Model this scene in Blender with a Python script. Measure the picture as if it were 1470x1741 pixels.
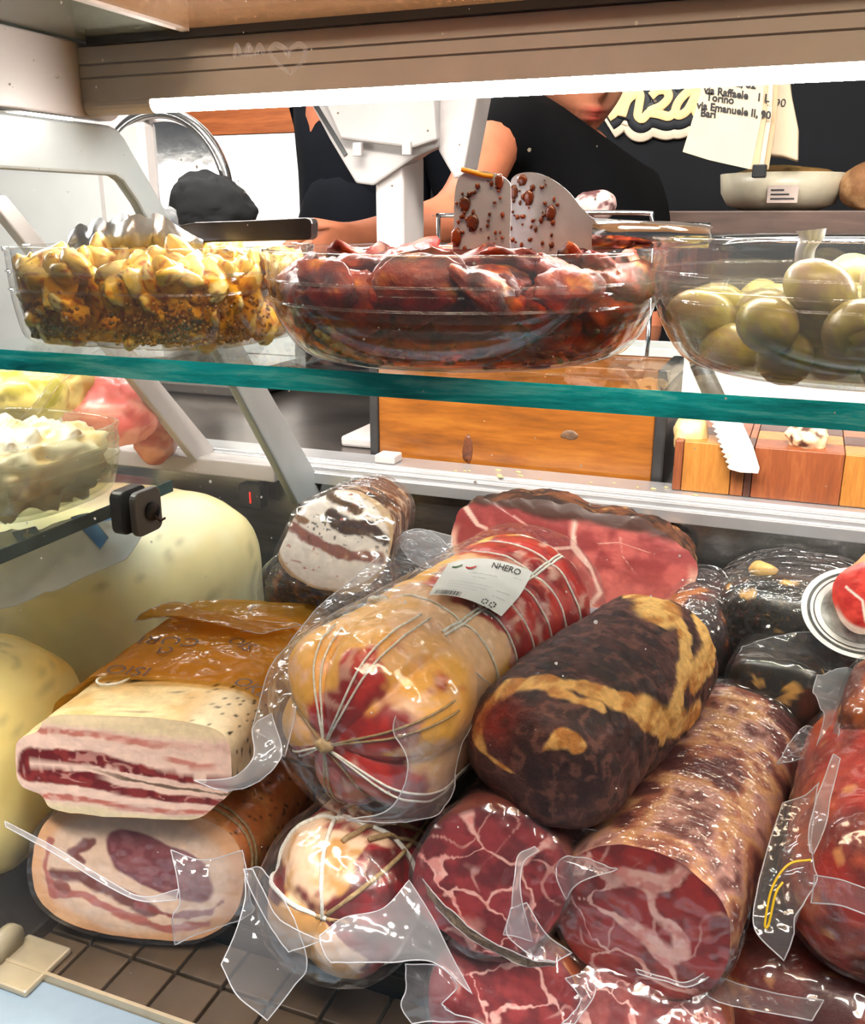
import bpy, bmesh, math, random
import numpy as np
from mathutils import Vector, Matrix
sc = bpy.context.scene
for o in list(bpy.data.objects): bpy.data.objects.remove(o)
random.seed(7); rng = np.random.default_rng(7)

# ---------------------------------------------------------------- camera
F = 1600.0; PITCH = math.radians(17.35); YAW = math.radians(21.35)   # focal length in pixels of the 1470 x 1741 frame
cam_d = bpy.data.cameras.new('camera'); cam = bpy.data.objects.new('camera', cam_d); sc.collection.objects.link(cam)
cam_d.sensor_fit = 'HORIZONTAL'; cam_d.sensor_width = 36; cam_d.lens = 36 * F / 1470; cam_d.clip_start = .02
cam.location = (0, 0, 0); cam.rotation_euler = (math.pi / 2 - PITCH, 0, YAW)
sc.camera = cam
# ---------------------------------------------------------------- world, lights, exposure
w = bpy.data.worlds.new('shop_air'); sc.world = w; w.use_nodes = True
w.node_tree.nodes['Background'].inputs[0].default_value = (.80, .82, .9, 1); w.node_tree.nodes['Background'].inputs[1].default_value = .10
def area(name, loc, target, sx, sy, power, col):
    l = bpy.data.lights.new(name, 'AREA'); l.shape = 'RECTANGLE'; l.size = sx; l.size_y = sy; l.energy = power; l.color = col
    o = bpy.data.objects.new(name, l); sc.collection.objects.link(o); o.location = loc
    o.rotation_euler = (Vector(target) - Vector(loc)).to_track_quat('-Z', 'Y').to_euler(); return o
area('shop_fill_light', (-.3, -.15, 1.35), (-.2, .65, -.5), 1.5, .35, 104, (1, .95, .88))  # unseen overhead area light added to brighten the case from the customer side
area('shop_fill_light', (.9, .1, 1.3), (-.1, .7, -.5), .35, 1.2, 48, (1, .95, .9))  # second unseen area light, added from the right
area('counter_fill_light', (-.1, 1.55, 1.25), (-.1, 1.45, -.3), 2.2, .25, 4, (1, .93, .84))  # weak unseen area light added above the back counter
area('counter_fill_light', (-1.35, 1.65, 1.0), (-1.2, 2.2, .3), .8, .3, 24, (1, .98, .95))  # unseen area light added to brighten the white board
sc.view_settings.view_transform = 'Standard'; sc.view_settings.look = 'None'; sc.view_settings.gamma = 1
sc.view_settings.use_curve_mapping = False; sc.view_settings.exposure = 0.1
sc.cycles.use_adaptive_sampling = True; sc.cycles.adaptive_threshold = .16; sc.cycles.adaptive_min_samples = 16; sc.cycles.use_light_tree = False; sc.cycles.transparent_max_bounces = 20; sc.cycles.max_bounces = 4; sc.cycles.diffuse_bounces = 3; sc.cycles.glossy_bounces = 3; sc.cycles.sample_clamp_indirect = 5; sc.cycles.caustics_reflective = False; sc.cycles.caustics_refractive = False

# ---------------------------------------------------------------- measuring helpers (pixel + real distance -> metres)
cp, sp = math.cos(PITCH), math.sin(PITCH); cy, sy = math.cos(YAW), math.sin(YAW)
def ray(px, py):
    r = (px - 735) / F; u = (870.5 - py) / F; f = cp + u * sp; z = u * cp - sp
    return np.array([r * cy - f * sy, r * sy + f * cy, z])
def U(px, py, D): return ray(px, py) * D
def onz(px, py, z): d = ray(px, py); return d * (z / d[2])
def onx(px, py, x): d = ray(px, py); return d * (x / d[0])
def ony(px, py, y): d = ray(px, py); return d * (y / d[1])

# ---------------------------------------------------------------- numpy noise
def _hash(ix, iy, iz, seed):
    with np.errstate(over='ignore'):
        n = (ix.astype(np.uint32) * np.uint32(374761393) + iy.astype(np.uint32) * np.uint32(668265263)
             + iz.astype(np.uint32) * np.uint32(2246822519) + np.uint32(seed * 7919 + 13) * np.uint32(3266489917))
        n = (n ^ (n >> np.uint32(13))) * np.uint32(1274126177); n = n ^ (n >> np.uint32(16)); n = n * np.uint32(2654435761); n = n ^ (n >> np.uint32(15))
    return (n & np.uint32(0xffffff)).astype(np.float64) / 0xffffff
def vn(P, seed=0):
    P = np.asarray(P, float); i = np.floor(P).astype(np.int64) + 10000; f = P - np.floor(P); f = f * f * f * (f * (f * 6 - 15) + 10)
    x, y, z = i[..., 0], i[..., 1], i[..., 2]; fx, fy, fz = f[..., 0], f[..., 1], f[..., 2]
    h = lambda a, b, c: _hash(x + a, y + b, z + c, seed)
    l = lambda a, b, t: a + (b - a) * t
    return l(l(l(h(0,0,0), h(1,0,0), fx), l(h(0,1,0), h(1,1,0), fx), fy), l(l(h(0,0,1), h(1,0,1), fx), l(h(0,1,1), h(1,1,1), fx), fy), fz)
def fbm(P, oct=4, seed=0, g=.5):
    P = np.asarray(P, float); s = 0; a = 1; t = 0
    for k in range(oct): s = s + a * vn(P * 2 ** k + 17.3 * k, seed + k); t += a; a *= g
    return s / t
def ridge(P, oct=3, seed=0):
    P = np.asarray(P, float); s = 0; a = 1; t = 0
    for k in range(oct): s = s + a * (1 - np.abs(2 * vn(P * 2 ** k + 9.1 * k, seed + k) - 1)); t += a; a *= .5
    return s / t
def P3(x, y, z=0): x, y, z = np.broadcast_arrays(x, y, z); return np.stack([x, y, z], -1).astype(float)
def sm(e0, e1, x): t = np.clip((x - e0) / (e1 - e0), 0, 1); return t * t * (3 - 2 * t)
def lin(c):
    c = np.asarray(c, float) / 255; return np.where(c <= .04045, c / 12.92, ((c + .055) / 1.055) ** 2.4)
def mix(a, b, t):
    a = np.asarray(a, float); b = np.asarray(b, float); t = np.asarray(t)[..., None]; return a * (1 - t) + b * t
def cfill(c, like): return np.broadcast_to(lin(c), like.shape + (3,)).copy()
def segd(x, y, pts):
    """distance to a polyline, and the place along it"""
    best = np.full(np.shape(x), 1e9); par = np.zeros(np.shape(x)); n = len(pts) - 1
    for k in range(n):
        (ax, ay), (bx, by) = pts[k], pts[k + 1]; dx, dy = bx - ax, by - ay
        t = np.clip(((x - ax) * dx + (y - ay) * dy) / (dx * dx + dy * dy + 1e-12), 0, 1)
        d = np.hypot(x - ax - t * dx, y - ay - t * dy); m = d < best; best = np.where(m, d, best); par = np.where(m, (k + t) / n, par)
    return best, par

# ---------------------------------------------------------------- object helpers
C = sc.collection; W = {}
def tag(o, label=None, cat=None, group=None, kind=None):
    if label: o['label'] = label
    if cat: o['category'] = cat
    if group: o['group'] = group
    if kind: o['kind'] = kind
    return o
def thing(name, loc, label=None, cat=None, group=None, kind=None):
    o = bpy.data.objects.new(name, None); o.empty_display_size = .02; C.objects.link(o); o.location = tuple(loc); W[o] = np.array(loc, float)
    return tag(o, label, cat, group, kind)
def mobj(name, V, faces, mat, parent=None, col=None, smooth=True, label=None, cat=None, group=None, kind=None):
    V = np.asarray(V, float).reshape(-1, 3); me = bpy.data.meshes.new(name)
    org = W[parent] if parent is not None else np.array([V[:, 0].mean(), V[:, 1].mean(), V[:, 2].min()])
    Vl = V - org
    if isinstance(faces, np.ndarray):
        k = faces.shape[1]; me.vertices.add(len(Vl)); me.vertices.foreach_set('co', Vl.astype(np.float32).ravel())
        me.loops.add(faces.size); me.loops.foreach_set('vertex_index', faces.astype(np.int32).ravel())
        me.polygons.add(len(faces)); me.polygons.foreach_set('loop_start', np.arange(0, faces.size, k, dtype=np.int32))
        me.polygons.foreach_set('loop_total', np.full(len(faces), k, np.int32)); me.update(calc_edges=True); me.validate()
    else: me.from_pydata(Vl.tolist(), [], faces)
    if smooth and len(me.polygons): me.polygons.foreach_set('use_smooth', np.ones(len(me.polygons), bool))
    if col is not None:
        at = me.color_attributes.new('Col', 'FLOAT_COLOR', 'POINT'); c4 = np.ones((len(Vl), 4), np.float32); c4[:, :3] = np.asarray(col).reshape(-1, 3); at.data.foreach_set('color', c4.ravel())
    if mat is not None: me.materials.append(mat)
    o = bpy.data.objects.new(name, me); C.objects.link(o)
    if parent is not None: o.parent = parent
    else: o.location = org
    W[o] = org; return tag(o, label, cat, group, kind)
def gridf(nu, nv, wrap=False):
    i = np.arange(nu - 1)[:, None]; j = np.arange(nv if wrap else nv - 1)[None, :]; j2 = (j + 1) % nv
    return np.stack([i * nv + j, i * nv + j2, (i + 1) * nv + j2, (i + 1) * nv + j], -1).reshape(-1, 4)
class MB:
    def __init__(s): s.V = []; s.Fc = []
    def add(s, V, Fc): n = len(s.V); s.V += [tuple(map(float, v)) for v in V]; s.Fc += [tuple(int(i) + n for i in f) for f in Fc]; return s
    def box(s, a, b):
        (x0, y0, z0), (x1, y1, z1) = a, b; return s.add([(x0,y0,z0),(x1,y0,z0),(x1,y1,z0),(x0,y1,z0),(x0,y0,z1),(x1,y0,z1),(x1,y1,z1),(x0,y1,z1)],
            [(3,2,1,0),(4,5,6,7),(0,1,5,4),(1,2,6,5),(2,3,7,6),(3,0,4,7)])
    def prism(s, poly, ext):
        poly = [np.array(p, float) for p in poly]; e = np.array(ext, float); n = len(poly)
        return s.add(poly + [p + e for p in poly], [tuple(range(n))[::-1], tuple(range(n, 2 * n))] + [(i, (i + 1) % n, n + (i + 1) % n, n + i) for i in range(n)])
    def tube(s, pts, r, ns=8, caps=True):
        V, Fc = tube_mesh(pts, r, ns, caps); return s.add(V, Fc)
    def build(s, name, mat, parent=None, smooth=False, bev=0, **k):
        o = mobj(name, s.V, s.Fc, mat, parent, smooth=smooth, **k)
        if bev:
            bm = bmesh.new(); bm.from_mesh(o.data); bmesh.ops.recalc_face_normals(bm, faces=bm.faces)
            bmesh.ops.bevel(bm, geom=[e for e in bm.edges if len(e.link_faces) == 2 and e.calc_face_angle(0) > .5], offset=bev, segments=2, affect='EDGES', profile=.5); bm.to_mesh(o.data); bm.free()
        return o
def tube_mesh(pts, r, ns=8, caps=True):
    pts = np.asarray(pts, float); n = len(pts); r = np.broadcast_to(np.asarray(r, float), (n,)); T = np.gradient(pts, axis=0); T /= np.linalg.norm(T, axis=1)[:, None] + 1e-12
    ref = np.array([0, 0, 1.]) if abs(T[0, 2]) < .9 else np.array([1., 0, 0]); N = np.cross(T[0], ref); N /= np.linalg.norm(N); V = []
    for k in range(n):
        N = N - T[k] * N.dot(T[k]); N /= np.linalg.norm(N) + 1e-12; Bv = np.cross(T[k], N); a = np.arange(ns) * 2 * math.pi / ns
        V.append(pts[k] + r[k] * (np.cos(a)[:, None] * N + np.sin(a)[:, None] * Bv))
    Fc = [tuple(f) for f in gridf(n, ns, True)[:, ::-1]]
    if caps: Fc += [tuple(range(ns)), tuple(range((n - 1) * ns, n * ns))[::-1]]
    return np.concatenate(V), Fc
def spline(pts, m=12):
    """Catmull-Rom through the points"""
    p = np.asarray(pts, float); p = np.concatenate([[2 * p[0] - p[1]], p, [2 * p[-1] - p[-2]]]); out = []; t = np.linspace(0, 1, m, endpoint=False)[:, None]
    for i in range(1, len(p) - 2):
        a, b, c, d = p[i - 1], p[i], p[i + 1], p[i + 2]; out.append(.5 * (2 * b + (c - a) * t + (2 * a - 5 * b + 4 * c - d) * t ** 2 + (3 * b - a - 3 * c + d) * t ** 3))
    return np.concatenate(out + [p[-2:-1]])
def sheet(name, rows, mat, parent=None, m=9, wr=.0015, sc_=60, seed=0, rim=.00045, **k):
    """a thin film through a net of (px, py, distance) points"""
    R = [np.array([U(*q) for q in r]) for r in rows]; R = np.array([spline(r, m) for r in R]); G = np.stack([spline(R[:, j], m) for j in range(R.shape[1])], 1)
    nu, nv = G.shape[:2]; du = np.gradient(G, axis=0); dv = np.gradient(G, axis=1); N = np.cross(du, dv); N /= np.linalg.norm(N, axis=-1)[..., None] + 1e-12
    G = G + N * ((ridge(G * sc_, 3, seed) - .6) * wr * 2)[..., None]
    o = mobj(name, G.reshape(-1, 3), gridf(nu, nv), mat, parent, **k)
    if rim:
        lp = np.concatenate([G[0, :-1], G[:-1, -1], G[-1, :0:-1], G[:0:-1, 0], G[:1, 0]]); V, Fc = tube_mesh(lp, rim, 5, False); mobj('bright_rim', V, Fc, M['rimfilm'], o)  # pale tube imitates how film brightens when seen edge-on
    return o
def frame(A, B):
    d = B - A; L = np.linalg.norm(d); d = d / L; s = np.cross(d, [0, 0, 1.]); s /= np.linalg.norm(s); return d, L, s, np.cross(s, d)
def roundends(e0=.12, e1=.12, p=2.0):
    def f(u):
        r = np.ones_like(u)
        if e0 > 0: r = np.where(u < e0, np.clip(1 - (1 - u / e0) ** p, 0, 1) ** (1 / p), r)
        if e1 > 0: r = np.where(u > 1 - e1, np.clip(1 - (1 - (1 - u) / e1) ** p, 0, 1) ** (1 / p), r)
        return r
    return f
class Loft:
    """a body swept from A to B: u along, v round (0 = right, pi/2 = top)"""
    def __init__(s, A, B, a, b, prof=None, n=2.0, disp=None, sh0=(0, 0), sh1=(0, 0), roll=0, bend=(0, 0), sect=None):
        s.A = np.array(A, float); s.B = np.array(B, float); s.d, s.L, sd, up = frame(s.A, s.B); cr, sr = math.cos(roll), math.sin(roll)
        s.s = sd * cr + up * sr; s.u = up * cr - sd * sr; s.a, s.b, s.prof, s.n, s.disp, s.sh0, s.sh1, s.bend, s.sect = a, b, prof or roundends(), n, disp, sh0, sh1, bend, sect
    def ev(s, u, v, off=0.0, raw=False):
        u, v = np.broadcast_arrays(np.asarray(u, float), np.asarray(v, float)); c, q = np.cos(v), np.sin(v); r = s.prof(u)
        ex = np.sign(c) * np.abs(c) ** (2 / s.n); ey = np.sign(q) * np.abs(q) ** (2 / s.n)
        if s.sect is not None: k = s.sect(v); ex = ex * k; ey = ey * k
        X = s.a * r * ex; Y = s.b * r * ey
        nn = P3(c / s.a, q / s.b, 0); nn /= np.linalg.norm(nn, axis=-1)[..., None]
        o = off + (s.disp(u, v, P3(X, Y, u * s.L)) if s.disp is not None and not raw else 0)
        X = X + nn[..., 0] * o; Y = Y + nn[..., 1] * o
        S = u * s.L + (1 - u) * (s.sh0[0] * X + s.sh0[1] * Y) + u * (s.sh1[0] * X + s.sh1[1] * Y)
        X = X + s.bend[0] * 4 * u * (1 - u); Y = Y + s.bend[1] * 4 * u * (1 - u)
        return s.A + S[..., None] * s.d + X[..., None] * s.s + Y[..., None] * s.u
    def body(s, name, mat, parent, nu=90, nv=110, col=None, off=0.0, u0=0., u1=1., v0=None, v1=None, **k):
        wrap = v0 is None; u = np.linspace(u0, u1, nu)
        if u0 == 0 and s.prof(np.array([0.]))[0] < .05: u = u0 + (u1 - u0) * (1 - np.cos(np.linspace(0, math.pi, nu))) / 2
        v = np.linspace(0, 2 * math.pi, nv, endpoint=False) if wrap else np.linspace(v0, v1, nv); UU, VV = np.meshgrid(u, v, indexing='ij')
        Pp = s.ev(UU, VV, off); c = None
        if col is not None: c = col(UU, VV, s.loc(Pp))
        return mobj(name, Pp.reshape(-1, 3), gridf(nu, nv, wrap)[:, ::-1], mat, parent, col=c, **k)
    def loc(s, Pw): q = Pw - s.A; return np.stack([q @ s.s, q @ s.u, q @ s.d], -1)
    def cap(s, name, mat, parent, col, u0=0.0, nr=70, nv=150, bulge=.003, **k):
        t = np.linspace(0, 1, nr) ** .8; v = np.linspace(0, 2 * math.pi, nv, endpoint=False); ring = s.ev(np.full(nv, u0), v, 0.0)
        cen = ring.mean(0); G = cen + (ring - cen)[None] * t[:, None, None]; lc = s.loc(G); x = lc[..., 0] / s.a; y = lc[..., 1] / s.b
        cc = col(x, y); G = G - s.d * (1 if u0 < .5 else -1) * (bulge * (1 - t[:, None, None] ** 4) + .0008 * (fbm(P3(x * 6, y * 6), 3, 5)[..., None] - .5))
        f = gridf(nr, nv, True); return mobj(name, G.reshape(-1, 3), f[:, ::-1] if u0 < .5 else f, mat, parent, col=cc, **k)
def string(name, pts, r, mat, parent, flat=None, ns=6):
    V, Fc = tube_mesh(pts, r, ns); return mobj(name, V, Fc, mat, parent)
def copy_tree(o, parent=None, loc=None):
    c = o.copy(); C.objects.link(c); c.parent = parent; W[c] = W[o]
    if loc is not None: c.location = tuple(loc)
    for ch in o.children: copy_tree(ch, c)
    return c
def text_mesh(name, body, size, fn, mat, parent, align='LEFT', ext=0.0, shear=0.0, bold=0.0, res=3):
    cu = bpy.data.curves.new(name, 'FONT'); cu.body = body; cu.size = size; cu.align_x = align; cu.extrude = ext; cu.shear = shear; cu.offset = bold; cu.resolution_u = res
    t = bpy.data.objects.new(name, cu); C.objects.link(t); dg = bpy.context.evaluated_depsgraph_get(); me = bpy.data.meshes.new_from_object(t.evaluated_get(dg)); bpy.data.objects.remove(t)
    V = np.array([fn(v.co.x, v.co.y, v.co.z) for v in me.vertices]); Fc = [tuple(p.vertices) for p in me.polygons]; bpy.data.meshes.remove(me)
    return mobj(name, V, Fc, mat, parent, smooth=False)

# ---------------------------------------------------------------- materials
def nt(name):
    m = bpy.data.materials.new(name); m.use_nodes = True; t = m.node_tree; t.nodes.clear(); return m, t, t.nodes, t.links
def nz(t, scale, detail=3, rough=.5, dist=0, vec=None, stretch=None):
    n = t.nodes.new('ShaderNodeTexNoise'); n.inputs['Scale'].default_value = scale; n.inputs['Detail'].default_value = detail; n.inputs['Roughness'].default_value = rough; n.inputs['Distortion'].default_value = dist
    c = t.nodes.new('ShaderNodeTexCoord'); src = c.outputs['Object']
    if stretch: mp = t.nodes.new('ShaderNodeMapping'); mp.inputs['Scale'].default_value = stretch; t.links.new(src, mp.inputs[0]); src = mp.outputs[0]
    t.links.new(src, n.inputs['Vector']); return n
def ramp(t, src, stops):
    r = t.nodes.new('ShaderNodeValToRGB'); e = r.color_ramp.elements
    while len(e) < len(stops): e.new(.5)
    for k, (p, c) in enumerate(stops): e[k].position = p; e[k].color = (*lin(c), 1)
    t.links.new(src, r.inputs[0]); return r
def fin(t, out): o = t.nodes.new('ShaderNodeOutputMaterial'); t.links.new(out, o.inputs[0])
def bump(t, src, strength, dist=.002):
    b = t.nodes.new('ShaderNodeBump'); b.inputs['Strength'].default_value = strength; b.inputs['Distance'].default_value = dist; t.links.new(src, b.inputs['Height']); return b
def plain(name, rgb, rough=.5, metal=0, var=.12, scale=12, bmp=0, bscale=60, rgb2=None, stretch=None, coat=0, spec=.5, trans=0):
    m, t, N, L = nt(name); p = N.new('ShaderNodeBsdfPrincipled'); p.inputs['Roughness'].default_value = rough; p.inputs['Metallic'].default_value = metal
    p.inputs['Coat Weight'].default_value = coat; p.inputs['Coat Roughness'].default_value = .1; p.inputs['Specular IOR Level'].default_value = spec
    c = np.array(rgb, float); c2 = np.array(rgb2, float) if rgb2 else np.clip(c * (1 - var), 0, 255); c1 = c if rgb2 else np.clip(c * (1 + var * .5), 0, 255)
    n = nz(t, scale, 4, .6, .3, stretch=stretch); r = ramp(t, n.outputs[0], [(.3, c1), (.7, c2)]); L.new(r.outputs[0], p.inputs['Base Color'])
    if bmp: b = bump(t, nz(t, bscale, 4, stretch=stretch).outputs[0], bmp); L.new(b.outputs[0], p.inputs['Normal'])
    fin(t, p.outputs[0]); return m
def vmat(name, rough=.4, coat=.3, bmp=.3, bscale=150, var=.25, vscale=90, sss=0, crough=.15):
    m, t, N, L = nt(name); p = N.new('ShaderNodeBsdfPrincipled'); p.inputs['Roughness'].default_value = rough; p.inputs['Coat Weight'].default_value = coat; p.inputs['Coat Roughness'].default_value = crough
    a = N.new('ShaderNodeAttribute'); a.attribute_name = 'Col'; n = nz(t, vscale, 5, .65)
    mr = N.new('ShaderNodeMapRange'); mr.inputs[1].default_value = .25; mr.inputs[2].default_value = .75; mr.inputs[3].default_value = 1 - var; mr.inputs[4].default_value = 1 + var * .6; L.new(n.outputs[0], mr.inputs[0])
    x = N.new('ShaderNodeMix'); x.data_type = 'RGBA'; x.blend_type = 'MULTIPLY'; x.inputs[0].default_value = 1; L.new(a.outputs[0], x.inputs[6]); L.new(mr.outputs[0], x.inputs[7]); L.new(x.outputs[2], p.inputs['Base Color'])
    if bmp: L.new(bump(t, nz(t, bscale, 5, .7).outputs[0], bmp).outputs[0], p.inputs['Normal'])
    if sss: p.inputs['Subsurface Weight'].default_value = sss; p.inputs['Subsurface Radius'].default_value = (.01, .004, .003); p.inputs['Subsurface Scale'].default_value = .6
    fin(t, p.outputs[0]); return m
def film(name, tint=(250, 250, 250), milk=.06, rough=.08, bmp=.5, bscale=45, ior=1.5, boost=.02, stretch=None, milkcol=(235, 235, 240), dist=.004, specks=0, edge=.6):
    """clear sheet: see-through, with a glossy skin and a little milk in it"""
    m, t, N, L = nt(name); tr = N.new('ShaderNodeBsdfTransparent'); tr.inputs[0].default_value = (*lin(tint), 1)
    gl = N.new('ShaderNodeBsdfGlossy'); gl.inputs['Roughness'].default_value = rough; gl.inputs[0].default_value = (1, 1, 1, 1)
    lw = N.new('ShaderNodeLayerWeight'); lw.inputs[0].default_value = .5
    if bmp:
        b = bump(t, nz(t, bscale, 2, .6, 0, stretch=stretch).outputs[0], bmp, dist); L.new(b.outputs[0], gl.inputs['Normal'])
    f0 = ((ior - 1) / (ior + 1)) ** 2 + boost; pw_ = N.new('ShaderNodeMath'); pw_.operation = 'POWER'; pw_.inputs[1].default_value = 5; L.new(lw.outputs['Facing'], pw_.inputs[0])
    ad = N.new('ShaderNodeMath'); ad.operation = 'MULTIPLY_ADD'; ad.inputs[1].default_value = edge * (1 - f0); ad.inputs[2].default_value = f0; ad.use_clamp = True; L.new(pw_.outputs[0], ad.inputs[0])
    mx = N.new('ShaderNodeMixShader'); L.new(ad.outputs[0], mx.inputs[0]); L.new(tr.outputs[0], mx.inputs[1]); L.new(gl.outputs[0], mx.inputs[2]); out = mx.outputs[0]
    if milk or specks:
        df = N.new('ShaderNodeBsdfDiffuse'); df.inputs[0].default_value = (*lin(milkcol), 1); tl = N.new('ShaderNodeBsdfTranslucent'); tl.inputs[0].default_value = (*lin(milkcol), 1)
        m2 = N.new('ShaderNodeMixShader'); m2.inputs[0].default_value = .5; L.new(df.outputs[0], m2.inputs[1]); L.new(tl.outputs[0], m2.inputs[2])
        m3 = N.new('ShaderNodeMixShader'); m3.inputs[0].default_value = milk; L.new(out, m3.inputs[1]); L.new(m2.outputs[0], m3.inputs[2])
        if specks:
            v = N.new('ShaderNodeTexVoronoi'); v.inputs['Scale'].default_value = specks; tc = N.new('ShaderNodeTexCoord'); L.new(tc.outputs['Object'], v.inputs['Vector'])
            mr = N.new('ShaderNodeMapRange'); mr.inputs[1].default_value = .55; mr.inputs[2].default_value = 1; mr.inputs[3].default_value = 0; mr.inputs[4].default_value = .085; L.new(v.outputs['Color'], mr.inputs[0])
            lt = N.new('ShaderNodeMath'); lt.operation = 'LESS_THAN'; L.new(v.outputs['Distance'], lt.inputs[0]); L.new(mr.outputs[0], lt.inputs[1])
            ml = N.new('ShaderNodeMath'); ml.operation = 'MULTIPLY'; ml.inputs[1].default_value = .6; L.new(lt.outputs[0], ml.inputs[0])
            ma = N.new('ShaderNodeMath'); ma.operation = 'MAXIMUM'; ma.inputs[1].default_value = milk; L.new(ml.outputs[0], ma.inputs[0]); L.new(ma.outputs[0], m3.inputs[0])
        out = m3.outputs[0]
    m.use_transparent_shadow = True
    fin(t, out); return m
def emit(name, rgb, strength):
    m, t, N, L = nt(name); e = N.new('ShaderNodeEmission'); e.inputs[0].default_value = (*lin(rgb), 1); e.inputs[1].default_value = strength; fin(t, e.outputs[0]); return m
def wood(name, c1, c2, c3, stretch, scale=14, rough=.45, coat=.2):
    m, t, N, L = nt(name); p = N.new('ShaderNodeBsdfPrincipled'); p.inputs['Roughness'].default_value = rough; p.inputs['Coat Weight'].default_value = coat
    n = nz(t, scale, 6, .6, .8, stretch=stretch); n2 = nz(t, scale * 5, 3, .6, .2, stretch=stretch); ad = N.new('ShaderNodeMix'); ad.data_type = 'FLOAT'; ad.inputs[0].default_value = .35; L.new(n.outputs[0], ad.inputs[2]); L.new(n2.outputs[0], ad.inputs[3])
    r = ramp(t, ad.outputs[0], [(.32, c1), (.5, c2), (.68, c3)]); L.new(r.outputs[0], p.inputs['Base Color']); L.new(bump(t, n2.outputs[0], .15, .001).outputs[0], p.inputs['Normal']); fin(t, p.outputs[0]); return m

M = {}
M['glass'] = film('clear_glass', (244, 250, 248), .0, .02, 0, ior=1.45, boost=0)
M['bowlglass'] = film('bowl_glass', (252, 253, 253), .014, .03, .15, 14, 1.5, .03, milkcol=(240, 244, 248), edge=1)
M['pane'] = film('window_glass', (253, 254, 253), .025, .02, 0, ior=1.15, boost=0, specks=95, edge=.12)
M['front'] = film('front_glass', (254, 254, 254), .0, .02, 0, ior=1.2, boost=0, edge=.3)
M['shelf'] = film('shelf_glass', (248, 252, 251), .0, .02, 0, ior=1.45, boost=.0, edge=.5)
M['film'] = film('vacuum_film', (253, 253, 253), .018, .15, 1.0, 26, 1.5, .05, dist=.015)
M['wrap'] = film('stretch_wrap', (253, 253, 253), .02, .11, 1.0, 15, 1.5, .10, stretch=(2.2, 6, 3.0), dist=.016)
M['flap'] = film('seal_film', (246, 246, 250), .30, .12, .7, 36, 1.5, .06, dist=.01)
M['flapclear'] = film('thin_seal_film', (246, 247, 250), .12, .12, .8, 40, 1.5, .06, dist=.012)
M['rimfilm'] = film('bright_film_rim', (240, 240, 245), .65, .2, 0, ior=1.5, boost=.08)
M['liner'] = film('liner_film', (225, 228, 240), .55, .2, .3, 30, 1.5, .06, milkcol=(228, 228, 242))
M['steel'] = plain('brushed_steel', (178, 176, 172), .22, .95, .12, 6, .06, 40, stretch=(1, 14, 14))
M['darksteel'] = plain('dark_steel', (120, 112, 106), .3, .9, .25, 5, .05, 30)
M['alu'] = plain('aluminium', (205, 205, 205), .35, .75, .08, 9)
M['chrome'] = plain('polished_steel', (225, 225, 225), .12, 1, .08, 20, .1, 60)
M['white'] = plain('white_panel', (190, 182, 178), .4, 0, .06, 9)
M['greyplastic'] = plain('grey_plastic', (160, 155, 152), .45, 0, .06, 9)
M['framegrey'] = plain('grey_frame', (164, 170, 170), .42, .15, .06, 7)
M['black'] = plain('black_plastic', (22, 21, 22), .35, 0, .2, 10)
M['tray'] = plain('dark_tray', (38, 32, 28), .28, 0, .25, 10, .05, 40)
M['tile'] = plain('brown_base_panel', (72, 58, 43), .3, 0, .22, 16, .1, 90)
M['ledge'] = plain('blue_grey_ledge', (126, 142, 156), .35, .2, .15, 6)
M['led'] = emit('led_tube', (255, 250, 242), 120)
# ================================================================ setting
XW, ZT, YF, YR, ZR = -.555, -.582, .455, 1.03, -.292          # partition, tray floor, front edge, rear rail
ZS, YS = -.085, .4905                                          # glass shelf top and front edge
FL = -1.32
def struct(name, a, b, mat): return MB().box(a, b).build(name, mat, kind='structure')
M['floor'] = plain('shop_floor', (92, 84, 76), .5, 0, .2, 5)
M['wall'] = plain('navy_wall', (8, 10, 15), .7, 0, .25, 3, spec=.2)
M['wallw'] = plain('pale_wall', (226, 226, 222), .5, 0, .05, 4)
struct('floor', (-3.2, -1.5, FL - .05), (2.6, 2.6, FL), M['floor'])
struct('wall_back', (-1.02, 2.45, FL), (2.6, 2.53, 1.6), M['wall'])
struct('wall_left', (-3.2, 2.45, FL), (-1.02, 2.53, 1.6), M['wallw'])
# ---------------------------------------------------------------- the case itself
case = thing('display_case', (-.2, .74, FL), 'refrigerated deli counter with steel back, dark tray and grey framed glass end', 'display case')
MB().box((-2.2, .40, FL), (1.2, 1.03, ZT - .02)).build('base_cabinet', M['ledge'], case)
MB().box((-2.2, .33, ZT - .03), (1.2, YF, ZT - .004)).build('front_ledge', M['ledge'], case, bev=.002)
MB().box((-2.2, YF, ZT - .02), (1.2, YF + .003, ZT + .003)).build('edge_strip', plain('edge_strip', (196, 180, 152), .3, .5), case)
MB().box((-2.2, YF, ZT - .03), (1.2, 1.03, ZT - .012)).build('floor_pan', M['tray'], case)
tl = None; tw = .0435
for r in range(2):
    for k in range(13):
        x0 = XW + .006 + k * tw; y0 = YF + .005 + r * .0425
        if tl is None:
            b = MB().box((x0, y0, ZT - .012), (x0 + tw - .003, y0 + .0395, ZT - .004)); tl = b.build('base_panel', M['tile'], case, bev=.0012); first = (x0, y0)
        else:
            c = tl.copy(); C.objects.link(c); c.parent = case; c.location = (x0 - first[0], y0 - first[1], 0); W[c] = W[case]
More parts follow.
